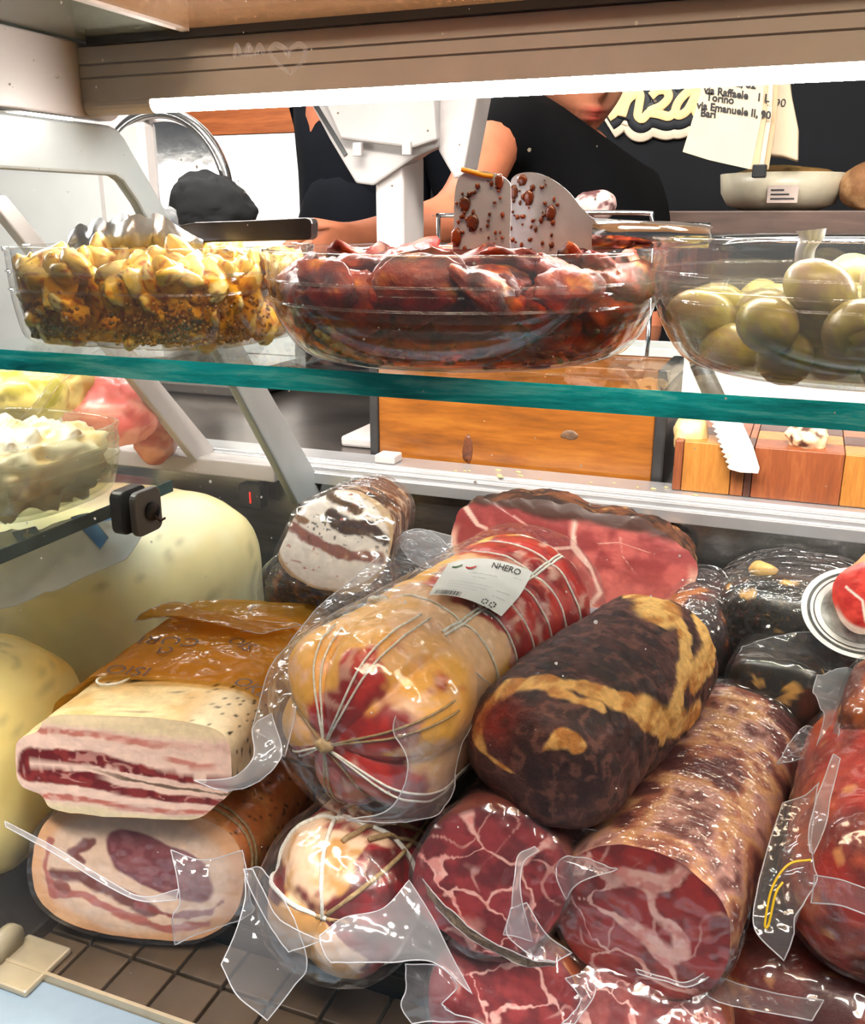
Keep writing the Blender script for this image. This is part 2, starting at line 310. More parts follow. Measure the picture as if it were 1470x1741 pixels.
# tray with a raised lip and the step behind it
b = MB().box((XW + .012, .545, ZT - .012), (1.2, .80, ZT + .002)); b.box((XW + .012, .545, ZT - .012), (1.2, .551, ZT + .014)); b.box((XW + .012, .545, ZT - .012), (XW + .018, .80, ZT + .014))
b.build('tray', M['tray'], case, bev=.002)
MB().box((XW + .01, .80, ZT), (1.2, 1.03, -.452)).build('rear_step', M['tray'], case, bev=.004)
MB().box((XW + .01, .985, -.452), (1.2, 1.03, -.40)).build('step_riser', M['black'], case, bev=.003)
b = MB().prism([(-2.2, 1.018, -.46), (-2.2, 1.018, -.318), (-2.2, 1.03, -.318), (-2.2, 1.03, -.46)], (3.4, 0, 0)); b.build('back_panel', M['steel'], case)
# aluminium rail: a stepped profile
prof = [(1.006, -.318), (1.006, -.304), (1.014, -.304), (1.014, -.298), (1.022, -.298), (1.022, -.2945), (1.03, -.2945), (1.03, -.292), (1.075, -.292), (1.075, -.318)]
MB().prism([(-2.2, y, z) for y, z in prof], (3.4, 0, 0)).build('rear_rail', M['alu'], case, bev=.0008)
MB().box((-.482, 1.034, -.292), (-.455, 1.06, -.281)).build('rail_cap', M['white'], case, bev=.002)
# end panel: header, frame, glass
def yz(pts, x0, x1, name, mat, bev=0, parent=case): return MB().prism([(x0, y, z) for y, z in pts], (x1 - x0, 0, 0)).build(name, mat, parent, bev=bev)
rc = [(.705 + .0 - .02 + .02 * math.sin(t), .0765 + .02 - .02 * math.cos(t)) for t in np.linspace(0, math.pi / 2, 7)]
yz([(.36, .0765)] + rc + [(.705, .132), (.36, .132)], XW - .012, XW, 'header_panel', M['white'], .0015)
o0, o1 = np.array([.697, .073]), np.array([1.03, -.333]); dn = (o1 - o0) / np.linalg.norm(o1 - o0); pn = np.array([-dn[1], dn[0]]) * -1  # inwards
i0 = np.array([.682, .034]); wbar = .052
yz([(.36, .073), (.682, .073), (.692, .0705), (.70, .064), tuple(o1 + (0, .006)), tuple(o1 + (-.012, -.03)), (1.03 - .066, -.333), (.735, -.02 + .0), (.712, .012), (.694, .030), (.684, .034), (.36, .034)], XW - .009, XW + .003, 'end_frame', M['framegrey'], .0025)
yz([(.42, .036), (.69, .036), (.96, -.30), (1.0, -.333), (1.017, -.40), (1.017, ZT), (.46, ZT)], XW - .006, XW - .001, 'end_glass', M['pane'])
MB().box((XW - .004, YF - .02, ZT - .004), (XW + .042, YF + .032, ZT + .002)).build('corner_bracket', plain('bracket', (190, 176, 150), .35, .6), case, bev=.002)
s = onz(10, 1616, ZT + .003); V, Fc = tube_mesh([s, s + (0, 0, .002)], .006, 20); scr = mobj('screw', V, Fc, M['chrome'], case); MB().box(s + (-.005, -.0008, .0015), s + (.005, .0008, .0026)).build('screw_slot', M['black'], scr)
# round stop in the end glass
V, Fc = tube_mesh([(XW - .004, .462, ZT + .012), (XW + .002, .462, ZT + .012)], .016, 24); mobj('glass_stop', V, Fc, plain('stop', (150, 140, 116), .5), case)
# sloping front glass and the glass top, its pane coloured with the ceiling's brown
fg = MB(); ys = [(YF + .001, ZT), (.445, -.40), (.432, -.2), (.415, 0), (.395, .131)]
n = len(ys); fg.add([(x, y, z) for x in (-1.6, 1.1) for y, z in ys], [(k, n + k, n + k + 1, k + 1) for k in range(n - 1)])
fg.build('front_glass', M['front'], case, smooth=True)
ds = MB()
for k in range(330):
    zz = rng.uniform(-.25, .12) if k % 3 else rng.uniform(-.55, .12); xx = rng.uniform(-.45, .30); yy = np.interp(zz, [ZT, -.40, -.2, 0, .131], [YF + .001, .445, .432, .415, .395]) + .0006; r = abs(rng.normal(0, .00035)) + .00018
    ds.add([(xx + r * math.cos(t) * rng.uniform(.6, 1.3), yy, zz + r * math.sin(t)) for t in np.linspace(0, 2 * math.pi, 6, endpoint=False)], [(0, 1, 2, 3, 4, 5)])
ds.build('dust_specks', plain('dust', (206, 204, 198), .8), case, kind='stuff')
M['smear'] = film('finger_smear', (250, 250, 250), .10, .4, 0, ior=1.2, milkcol=(190, 170, 160))
def onfront(px, py): d = ray(px, py); t_ = .407 / d[1]; return d * t_ + np.array([0, .0005 + np.interp((d * t_)[2], [0, .131], [.415, .395]) - .407, 0])
for q in ([(494, 126), (470, 104), (463, 88), (474, 77), (490, 86), (494, 96), (500, 84), (514, 76), (524, 88), (516, 106), (494, 126)], [(402, 100), (408, 78), (414, 98)], [(422, 98), (428, 78), (434, 97)], [(440, 96), (446, 78), (453, 94)]):
    P = spline([onfront(*k) for k in q], 6); V, Fc = tube_mesh(P, .0011, 6); mid = V.mean(0); V[:, 1] = np.repeat(P[:, 1], 6) + (V[:, 1] - np.repeat(P[:, 1], 6)) * .15; mobj('finger_smear', V, Fc, M['smear'], case)
M['ceilingtint'] = film('ceiling_brown_glass', (236, 226, 212), .40, .15, 0, ior=1.4, milkcol=(160, 122, 88))  # brown of the ceiling seen in the glass top is put into this colour
MB().box((-.445, .30, .133), (1.2, .648, .155)).build('ceiling_brown_pane', M['ceilingtint'], case)
MB().box((-2.2, .30, .133), (-.452, .70, .155)).build('canopy_glass', plain('grey_green_glass', (126, 132, 122), .12, .3, .25, 5), case)
MB().box((-.452, .30, .131), (-.445, .655, .155)).build('lamp_reflection_strip', M['white'], case)  # white strip stands in for a lamp's reflection in the top glass
MB().box((-.54, .648, .1275), (1.2, .70, .155)).build('seal', M['black'], case)
# ---------------------------------------------------------------- light bar
lb = thing('light_bar', (.2, .68, .08), 'long grey light bar glowing white along its lower edge', 'light')
hp = [(.654, .0875), (.654, .104), (.6555, .1045), (.6555, .1052), (.654, .1057), (.654, .1135), (.6555, .114), (.6555, .1147), (.654, .1152), (.654, .127), (.70, .127), (.70, .084), (.684, .082), (.668, .0875)]
MB().prism([(XW + .001, y, z) for y, z in hp], (1.7, 0, 0)).build('housing', M['greyplastic'], lb)
a = np.linspace(0, 2 * math.pi, 14, endpoint=False)
MB().prism([(-.49, .6615 + .0070 * math.cos(t), .0845 + .0062 * math.sin(t)) for t in a], (1.62, 0, 0)).build('diffuser', M['led'], lb, smooth=False)
MB().prism([(XW + .002, .6615 + .0076 * math.cos(t), .0845 + .0066 * math.sin(t)) for t in a], (.063, 0, 0)).build('end_cap', M['white'], lb)
nl = thing('light_bar', (-1.1, .70, .08), 'light bar of the next case, beyond the end frame', 'light')
MB().box((-1.9, .690, .0875), (XW - .03, .74, .127)).build('housing', M['greyplastic'], nl, bev=.002)
MB().prism([(-1.85, .6985 + .0070 * math.cos(t), .0825 + .0062 * math.sin(t)) for t in a], (1.24, 0, 0)).build('diffuser', M['led'], nl)
# ---------------------------------------------------------------- glass shelf
M['teal'] = None
m, t, N, L = nt('teal_glass_edge'); p = N.new('ShaderNodeBsdfPrincipled'); p.inputs['Roughness'].default_value = .12; p.inputs['Coat Weight'].default_value = .6
r = ramp(t, nz(t, 40, 5, .7, .5, stretch=(.25, 1, 2.5)).outputs[0], [(.3, (14, 150, 160)), (.5, (50, 214, 222)), (.68, (170, 255, 255))]); L.new(r.outputs[0], p.inputs['Base Color'])
tr = N.new('ShaderNodeBsdfTranslucent'); L.new(r.outputs[0], tr.inputs[0]); L.new(bump(t, nz(t, 160, 4, .7, stretch=(.3, 1, 2)).outputs[0], .5, .002).outputs[0], p.inputs['Normal'])
mx = N.new('ShaderNodeMixShader'); mx.inputs[0].default_value = .6; L.new(p.outputs[0], mx.inputs[1]); L.new(tr.outputs[0], mx.inputs[2]); fin(t, mx.outputs[0]); M['teal'] = m
gs = thing('glass_shelf', (-.2, .65, ZS - .0115), 'thick glass shelf with a bright teal front edge holding three bowls', 'shelf')
MB().box((XW + .01, YS + .0015, ZS - .0132), (1.0, .80, ZS)).build('pane', M['shelf'], gs)
MB().box((XW + .01, YS, ZS - .0135), (1.0, YS + .0014, ZS)).build('front_edge', M['teal'], gs)
# ---------------------------------------------------------------- clamp on the end glass and the next case behind it
cl = thing('shelf_clamp', onx(230, 880, XW), 'grey and black glass clamp bolted through the end pane', 'clamp')
def rrect(c, h, wd, r, n=5):
    return [(c[0] + sx * (wd - r) + r * math.cos(q), c[1] + sy * (h - r) + r * math.sin(q)) for sx, sy, q0 in ((1, 1, 0), (-1, 1, math.pi / 2), (-1, -1, math.pi), (1, -1, 1.5 * math.pi)) for q in np.linspace(q0, q0 + math.pi / 2, n)]
cc = onx(240, 868, XW)
for nm, x0, x1, mt in (('back_plate', XW - .02, XW - .007, M['black']), ('front_plate', XW + .002, XW + .009, plain('clamp_grey', (112, 112, 112), .4))):
    MB().prism([(x0, y, z) for y, z in rrect((cc[1], cc[2]), .021, .019, .008)], (x1 - x0, 0, 0)).build(nm, mt, cl, bev=.0015)
V, Fc = tube_mesh([(XW + .008, cc[1] + .002, cc[2]), (XW + .013, cc[1] + .002, cc[2])], .0085, 20); kn = mobj('knob', V, Fc, M['black'], cl)
MB().tube([(XW + .0125, cc[1] + .002, cc[2] - .004), (XW + .014, cc[1] + .008, cc[2] - .011), (XW + .0135, cc[1] + .016, cc[2] - .0105)], .0012, 6).build('tag_end', M['black'], kn)
ns = thing('neighbour_shelf', (-.9, .6, -.272), 'dark edged glass shelf in the next case, behind the end pane', 'shelf')
MB().box((-1.4, .40, -.272), (-.597, .78, -.26)).build('pane', M['shelf'], ns)
MB().box((-.597, .40, -.272), (-.595, .78, -.26)).build('side_edge', plain('dark_edge', (52, 84, 84), .2, 0, .3, 30), ns)
sb = thing('neighbour_end_frame', (-.72, .9, -.33), 'white sloping frame of the next case beyond the end pane', 'frame')
yz([(.70, .02), (.725, .02), (1.03, -.292), (1.005, -.318)], -.725, -.713, 'sloping_bar', M['white'], .002, sb)
MB().box((-1.4, .99, -.318), (-.60, 1.03, -.296)).build('sill', M['white'], sb, bev=.002)
td = thing('temperature_display', (-.64, 1.0, -.37), 'small black temperature display with one red digit', 'display')
c0 = ony(424, 845, .985); MB().box(c0 + (-.016, 0, -.016), c0 + (.016, .02, .016)).build('housing', M['black'], td, bev=.002)
text_mesh('digit', '1', .022, lambda x, y, z: c0 + (x - .004, -.0012, y - .008), emit('red_digit', (235, 40, 30), 2.5), td)
# ================================================================ bowls on the shelf
def bowl(name, cx, cyy, rx, ry, h, base, label, n=2.0, mat=None, thick=.0035, z0=ZS, lip=.004):
    t = thing(name, (cx, cyy, z0), label, 'bowl', 'glass bowls on the shelf'); K = 72; a = np.linspace(0, 2 * math.pi, K, endpoint=False)
    sx = np.sign(np.cos(a)) * np.abs(np.cos(a)) ** (2 / n); sy_ = np.sign(np.sin(a)) * np.abs(np.sin(a)) ** (2 / n)
    def prof(q):  # q 0..1 from the middle of the base to the rim -> (radius factor, height)
        q = np.asarray(q, float); r = np.where(q < .35, q / .35 * base, 0); tt = np.clip((q - .35) / .65, 0, 1)
        rr = base + (1 - base) * np.sin(np.clip(tt * 1.5, 0, 1) * math.pi / 2) ** .9 * (.93 + .07 * tt) / 1.0
        z = h * np.where(q < .35, 0, (1 - np.cos(np.clip(tt * 1.5, 0, 1) * math.pi / 2)) * .45 + .55 * np.clip((tt - .25) / .75, 0, 1)); return np.where(q < .35, r, rr), z
    q = np.linspace(0.02, 1, 30); ro, zo = prof(q); rings = [(ro[k], zo[k], 0) for k in range(30)]
    rings += [(1.012, h + .001, 0), (1.012, h + .004, 0), (.985, h + .0045, 0)]
    ri, zi = prof(q[::-1]); rings += [(max(ri[k] - thick / rx, .01), max(zi[k], 0) + thick * (1 if zi[k] < h * .5 else .3), 1) for k in range(30)]
    V = np.array([[(cx + rx * r * sx[j], cyy + ry * r * sy_[j], z0 + .0006 + z) for j in range(K)] for r, z, _ in rings]).reshape(-1, 3)
    mobj('glass', V, gridf(len(rings), K, True), mat or M['bowlglass'], t)
    # moulded rings below the rim
    for zz in (.80, .64):
        i = int(np.argmin(np.abs(zo - h * zz))); V, Fc = tube_mesh([(cx + rx * (ro[i] + .004) * sx[j % K], cyy + ry * (ro[i] + .004) * sy_[j % K], z0 + zo[i]) for j in range(K + 1)], .0009, 6, False); mobj('ring', V, Fc, mat or M['bowlglass'], t)
    def inside(zf): i = int(np.argmin(np.abs(zo - zf))); return ro[i] - thick / rx
    return t, inside, sx, sy_
def liquid(name, cx, cyy, rx, ry, h, inside, sx, sy_, level, mat, label, shrink=.985, z0=ZS):
    K = len(sx); zs = np.linspace(.0045, level, 14); V = []
    V.append([(cx + rx * .02 * sx[j], cyy + ry * .02 * sy_[j], z0 + .005) for j in range(K)])
    for z in zs: r = inside(z) * shrink; V.append([(cx + rx * r * sx[j], cyy + ry * r * sy_[j], z0 + z + .0006) for j in range(K)])
    for f in (.8, .5, .2, .02): r = inside(level) * shrink * f; V.append([(cx + rx * r * sx[j], cyy + ry * r * sy_[j], z0 + level + .0006 - .002 * (1 - f)) for j in range(K)])
    return mobj(name, np.array(V).reshape(-1, 3), gridf(len(V), K, True), mat, label=label, cat='liquid')
def blob(seed, r=(1, 1, 1), amp=.3, freq=1.6, nu=14, nv=20, flat=1.0, fold=0):
    u = np.linspace(0, math.pi, nu); v = np.linspace(0, 2 * math.pi, nv, endpoint=False); Uu, Vv = np.meshgrid(u, v, indexing='ij')
    D = P3(np.sin(Uu) * np.cos(Vv), np.sin(Uu) * np.sin(Vv), np.cos(Uu)); k = 1 + amp * (fbm(D * freq + seed * 3.7, 4, seed) - .5) * 2 + amp * .45 * (ridge(D * freq * 2.2 + seed, 3, seed + 5) - .6)
    X = D * k[..., None] * np.array(r)
    if fold: X[..., 2] += fold * (X[..., 0] ** 2 / r[0] ** 2) * r[0]
    return X.reshape(-1, 3), gridf(nu, nv, True)[:, ::-1], D.reshape(-1, 3)
def proto(name, seed, r, amp, freq, mat, colf, **k):
    V, Fc, Dd = blob(seed, r, amp, freq, **k); o = mobj(name, V, Fc, mat, col=colf(V, Dd, seed)); C.objects.unlink(o); o.data.transform(Matrix.Translation(o.location)); return o.data
def sector(th): return ['right', 'back right', 'back', 'back left', 'left', 'front left', 'front', 'front right'][int(((th + math.pi / 8) % (2 * math.pi)) / (math.pi / 4)) % 8]
def layer(z, edges, names): return names[int(np.searchsorted(edges, z))]
def drop(name, me, loc, rot, s, label, cat, group):
    o = bpy.data.objects.new(name, me); C.objects.link(o); o.location = tuple(loc); o.rotation_euler = rot; o.scale = (s, s, s); W[o] = np.array(loc, float); return tag(o, label, cat, group)
# ---- middle: sun-dried tomatoes in amber oil
BM = (-.2075, .5845, .125, .125, .062)
tb, ins, sx, sy_ = bowl('glass_bowl', *BM, .62, 'round clear glass bowl full of dark red tomatoes, middle of the shelf')
M['tom'] = vmat('dried_tomato', .45, .08, .5, 220, .35, 120)
def tomcol(V, Dd, seed):
    n = fbm(V * 90, 4, seed); c = mix(lin((112, 16, 4)), lin((168, 56, 6)), sm(.35, .7, n)); c = mix(c, lin((60, 8, 4)), sm(.5, .72, fbm(V * 60, 3, seed + 9))); return mix(c, lin((240, 150, 36)), sm(.62, .8, n) * .7)
toms = [proto('sun_dried_tomato', k, (.024, .015, .0085), .42, 1.4, M['tom'], tomcol, nu=22, nv=32, fold=.12) for k in range(6)]
g = 'sun-dried tomatoes in the middle bowl'; cnt = 0
for zi, (z, rings) in enumerate([(.008, [(0, 1), (.38, 5), (.58, 10)]), (.020, [(.3, 4), (.62, 11), (.82, 15)]), (.034, [(.35, 5), (.66, 10), (.86, 16)]), (.043, [(.2, 3), (.5, 7), (.74, 11), (.88, 14)]), (.050, [(0, 1), (.33, 5), (.62, 8)])]):
    for rr, kk in rings:
        for k in range(kk):
            th = 2 * math.pi * (k + rng.uniform(-.2, .2)) / kk + zi; r = (ins(max(z, .012)) - .11) * rr / .88 if rr > .5 else rr
            if z < .048 and r < .3 and z > .01: continue
            loc = (BM[0] + BM[2] * r * math.cos(th), BM[1] + BM[3] * r * math.sin(th), ZS + z + .004 + rng.uniform(-.002, .003))
            hi = z > .048
            ly = layer(z, [.01, .03, .04, .046], ['lowest', 'low', 'middle', 'upper', 'topmost']); sec = sector(th) if r > .05 else 'centre'; lab = f'wrinkled {"red" if hi else "dark"} sun-dried tomato, {ly} layer, {sec} of the middle bowl'; gk = f', {ly} layer, {sec}'
            drop('sun_dried_tomato', toms[cnt % 6], loc, (rng.uniform(-.5, .5), rng.uniform(-.5, .5) , th + 1.57 + rng.uniform(-.5, .5)) if hi or r < .6 else (1.0 + rng.uniform(-.5, .5), rng.uniform(-.4, .4), th + 1.57 + rng.uniform(-.3, .3)), rng.uniform(.85, 1.15), lab, 'tomato', g + gk); cnt += 1
M['oil'] = film('amber_oil', (250, 178, 70), .0, .03, .15, 30, 1.35, .0)
liquid('tomato_oil', *BM[:4], BM[4], ins, sx, sy_, .045, M['oil'], 'amber oil around the tomatoes in the middle bowl')
# herbs at the bottom of the oil
hb = MB(); hm = blob(3, (.0024, .0018, .0014), .4, 2, 5, 7)
for k in range(340):
    th = rng.uniform(0, 2 * math.pi); z = abs(rng.normal(0, .010)) + .004; r = (ins(z) - .03) * rng.uniform(.86, 1.0)
    hb.add(hm[0] * rng.uniform(.6, 1.3) + np.array([BM[0] + BM[2] * r * math.cos(th), BM[1] + BM[3] * r * math.sin(th), ZS + z]), hm[1])
hb.build('herb_flakes', plain('dried_herbs', (86, 84, 22), .5, 0, .3, 60, rgb2=(140, 110, 40)), smooth=True, label='olive green herb flakes settled in the middle bowl', cat='herbs', kind='stuff')
# ---- left: pickled onions with mustard seeds
BL = (-.445, .598, .097, .090, .0615)
tb2, ins2, sx2, sy2 = bowl('glass_dish', *BL, .88, 'square-sided glass dish of yellow pickled onions, left on the shelf', n=3.6)
M['onion'] = vmat('pickled_onion', .35, .2, .2, 120, .10, 70)
def oncol(V, Dd, seed):
    n = fbm(V * 70, 4, seed); c = mix(lin((250, 210, 92)), lin((255, 236, 160)), sm(.35, .65, n)); c = mix(c, lin((232, 170, 40)), sm(.58, .78, fbm(V * 45, 3, seed + 4))); return mix(c, lin((176, 74, 26)), sm(.735, .77, vn(V * 330, seed + 3)) * .8)
ons = [proto('pickled_onion', k + 20, (.0140, .0095, .0062), .26, 1.3, M['onion'], oncol, nu=16, nv=24, fold=.22) for k in range(6)]
cnt = 0
def sq(th, n): c, s_ = math.cos(th), math.sin(th); return np.sign(c) * abs(c) ** (2 / n), np.sign(s_) * abs(s_) ** (2 / n)
for zi, (z, rings) in enumerate([(.010, [(.87, 22), (.6, 12)]), (.020, [(.88, 24), (.6, 10)]), (.030, [(.89, 26), (.6, 8)]), (.040, [(.89, 26), (.66, 10)]), (.047, [(.89, 26), (.68, 16), (.44, 10)]), (.052, [(.84, 22), (.6, 15), (.36, 9), (.1, 3)]), (.057, [(.5, 9), (.2, 5)])]):
    for rr, kk in rings:
        for k in range(kk):
            th = 2 * math.pi * (k + rng.uniform(-.3, .3)) / kk + zi * .7; ex, ey = sq(th, 3.6); r = (rr - .05) * ins2(max(z, .014)) / .96
            hi = z > .05; ly = layer(z, [.011, .021, .031, .041, .049, .055], ['lowest', 'second', 'third', 'fourth', 'fifth', 'upper', 'topmost']); lab = f'{"pale " if hi else ""}yellow pickled onion piece, {ly} layer, {sector(th)} side of the left dish'
            drop('pickled_onion', ons[cnt % 6], (BL[0] + BL[2] * r * ex, BL[1] + BL[3] * r * ey, ZS + z + rng.uniform(-.002, .003)), tuple(rng.uniform(-1.2, 1.2, 3) + (0, 0, th)), rng.uniform(.8, 1.25), lab, 'pickle', f'pickled onions, {ly} layer, {sector(th)} side of the left dish'); cnt += 1
M['oily'] = film('pickle_oil', (250, 226, 150), .0, .03, .15, 30, 1.33, .0)
liquid('pickle_oil', *BL[:4], BL[4], ins2, sx2, sy2, .046, M['oily'], 'golden oil around the pickled onions in the left dish')
mb = MB(); sd = blob(8, (.0014, .0014, .0013), .1, 2, 5, 7)
for k in range(1100):
    th = rng.uniform(0, 2 * math.pi) if k % 4 == 0 else rng.uniform(math.pi, 2 * math.pi); ex, ey = sq(th, 3.6); z = min(abs(rng.normal(.006, .012)) + .004, .044); r = ins2(max(z, .006)) * rng.uniform(.955, .978)
    mb.add(sd[0] * rng.uniform(.7, 1.25) + np.array([BL[0] + BL[2] * r * ex, BL[1] + BL[3] * r * ey, ZS + z]), sd[1])
mb.build('mustard_seeds', plain('mustard_seed', (206, 170, 92), .35, 0, .3, 400, rgb2=(150, 106, 40)), smooth=True, label='tan mustard seeds settled low in the left dish', cat='seeds', kind='stuff')
# ---- right: olives in brine
BR = (.030, .600, .120, .120, .070)
tb3, ins3, sx3, sy3 = bowl('glass_bowl', *BR, .60, 'clear glass bowl of large green olives, right on the shelf')
M['olive'] = vmat('green_olive', .35, .25, .12, 120, .12, 40)
def olcol(V, Dd, seed):
    n = fbm(Dd * 1.8 + seed, 3, seed); base = mix(lin((176, 166, 96)), lin((164, 144, 116)), sm(.4, .62, n)); base = mix(base, lin((196, 186, 104)), sm(.55, .75, fbm(Dd * 2.5, 3, seed + 3))); return mix(base, lin((84, 66, 44)), sm(.965, .99, Dd[:, 2]))
ols = [proto('olive', k + 40, (.0142, .0142, .0190), .05, 1.2, M['olive'], olcol, nu=22, nv=28) for k in range(4)]
cnt = 0
for z, rings in [(.014, [(0, 1), (.34, 5), (.62, 9)]), (.032, [(.17, 3), (.46, 7), (.76, 10)]), (.050, [(.05, 1), (.34, 5), (.62, 7)]), (.062, [(.2, 2)])]:
    for rr, kk in rings:
        for k in range(kk):
            th = 2 * math.pi * (k + rng.uniform(-.15, .15)) / kk + z * 50
            if z > .04 and math.cos(th) < -.55: continue
            ly = layer(z, [.02, .04, .055], ['bottom', 'middle', 'upper', 'topmost']); sec = sector(th) if rr > .1 else 'centre'; lab = f'fat green olive, {ly} layer, {"inner" if rr < .4 else "outer"} ring, {sec} of the right bowl'
            drop('olive', ols[cnt % 4], (BR[0] + BR[2] * rr * math.cos(th), BR[1] + BR[3] * rr * math.sin(th), ZS + z), (rng.uniform(1.0, 2.1), rng.uniform(-.6, .6), rng.uniform(0, 6)), rng.uniform(.95, 1.12), lab, 'olive', f'olives, {ly} layer, {"inner" if rr < .4 else "outer"} ring, {sec} of the right bowl'); cnt += 1
M['brine'] = film('brine', (240, 238, 226), .03, .03, .1, 20, 1.33, .0, milkcol=(190, 186, 170))
liquid('olive_brine', *BR[:4], BR[4], ins3, sx3, sy3, .047, M['brine'], 'cloudy brine around the olives in the right bowl')
# ================================================================ serving tools
def plate(name, pts, y, th, mat, parent, tilt=0, m=8, closed=True, bev=.0004):
    q = spline(pts + [pts[0]], m)[:-1] if m > 1 else np.array(pts, float); pl = [ony(px, py, y) + np.array([0, tilt * k, 0]) * 0 for k, (px, py) in enumerate(q)]
    return MB().prism(pl, (0, th, 0)).build(name, mat, parent, smooth=False, bev=0)
M['toolsteel'] = plain('tool_steel', (214, 220, 228), .30, .55, .1, 30, .12, 70)
tg = thing('serving_tongs', ony(900, 420, .60), 'flat bladed steel serving tongs smeared with tomato, standing in the middle bowl', 'tongs')
plate('blade', [(766, 470), (770, 400), (774, 320), (790, 294), (830, 292), (862, 306), (868, 330), (866, 400), (862, 470)], .575, .0014, M['toolsteel'], tg)
plate('blade', [(857, 470), (860, 400), (866, 320), (876, 298), (905, 293), (935, 303), (965, 325), (990, 355), (1015, 374), (1060, 378), (1130, 376), (1206, 384), (1206, 392), (1203, 414), (1130, 420), (1060, 422), (1000, 440), (960, 470)], .600, .0014, M['toolsteel'], tg, m=6)
hp_ = [ony(1010, 398, .6025), ony(1090, 399, .604), ony(1206, 400, .606)]
MB().tube(hp_, [.010, .0085, .0075], 10).build('handle', M['chrome'], tg, smooth=True)
res = MB(); sp_ = blob(5, (.0042, .0016, .0036), .5, 2, 7, 9)
for k in range(90):
    if k % 2: px, py, yy = rng.uniform(775, 856), rng.uniform(305, 428), .5745
    else: px, py, yy = rng.uniform(866, 955), rng.uniform(305, 428), .5995
    if px > 930 and py < 330: continue
    big = 1.0 if k % 9 == 0 else rng.uniform(.12, .45); res.add(sp_[0] * (big * rng.uniform(.6, 1.1), 1, big * rng.uniform(.7, 1.5)) + ony(px, py, yy), sp_[1])
res.build('sauce_specks', plain('sauce_specks', (150, 62, 10), .25, 0, .3, 60, coat=.5, rgb2=(54, 26, 10)), tg, smooth=True, kind='stuff')
MB().tube(spline([ony(785, 288, .5745), ony(800, 292, .574), ony(822, 298, .5745), ony(838, 300, .575)], 5), [.0016] * 16, 6).build('pepper_strip', plain('pepper', (226, 160, 30), .3), tg, smooth=True)
# scalloped tongs on the left dish
st = thing('scalloped_tongs', ony(350, 400, .60), 'scalloped steel salad tongs with a dark handle lying across the left dish', 'tongs')
def scallop(name, pts, y, depth):
    q = spline(pts, 6); lo = [(px, 424 if k < 3 or k > len(q) - 3 else 426) for k, (px, py) in enumerate(q)]; n = len(q); R = 7; V = []
    for r in range(R):
        f = r / (R - 1); V.append([ony(q[k][0], q[k][1] * (1 - f) + lo[k][1] * f, y - depth * math.sin(f * math.pi) * (0.6 + .4 * math.cos((q[k][0] - q[0][0]) / 24 * math.pi))) for k in range(n)])
    o = mobj(name, np.array(V).reshape(-1, 3), gridf(R, n), M['toolsteel'], st); return o
scallop('blade', [(112, 424), (116, 402), (126, 388), (136, 380), (150, 384), (158, 374), (174, 370), (184, 378), (194, 368), (210, 362), (222, 372), (238, 380), (262, 392), (300, 402), (330, 412)], .63, .010)
scallop('blade', [(163, 424), (168, 404), (178, 394), (190, 386), (202, 380), (212, 374), (224, 366), (238, 364), (250, 370), (262, 362), (276, 366), (288, 374), (302, 384), (318, 394), (345, 408)], .585, .010)
hpts = [(300, 384), (330, 378), (420, 375), (520, 370), (528, 373), (530, 380), (529, 402), (524, 408), (440, 410), (350, 412), (320, 418)]
pl = [ony(px, py, .60) for px, py in hpts]; MB().prism(pl, (0, .010, 0)).build('handle', plain('dark_handle', (70, 66, 66), .25, .5, .2, 20), st, bev=.0012)
# short steel tip in the olive bowl
ut = thing('serving_spoon', ony(1380, 420, .60), 'bent steel handle tip rising from the olive bowl', 'spoon')
V = []; q = spline([(1350, 445), (1352, 425), (1358, 405), (1353, 393)], 6); q2 = spline([(1384, 445), (1386, 425), (1400, 405), (1405, 388)], 6)
V = [[ony(*q[k], .600), ony(*((q[k] + q2[k]) / 2), .594), ony(*q2[k], .604)] for k in range(len(q))]; V = np.array(V); V2 = V + (0, .0012, 0)
mobj('handle', np.concatenate([V.reshape(-1, 3), V2.reshape(-1, 3)]), np.concatenate([gridf(len(V), 3), gridf(len(V), 3)[:, ::-1] + len(V) * 3]), M['toolsteel'], ut)
bp = spline([(ony(1366, 445, .600)), ony(1372, 480, .60), ony(1390, 540, .61)], 6); MB().tube(bp, .004, 8).build('shaft', M['toolsteel'], ut, smooth=True)
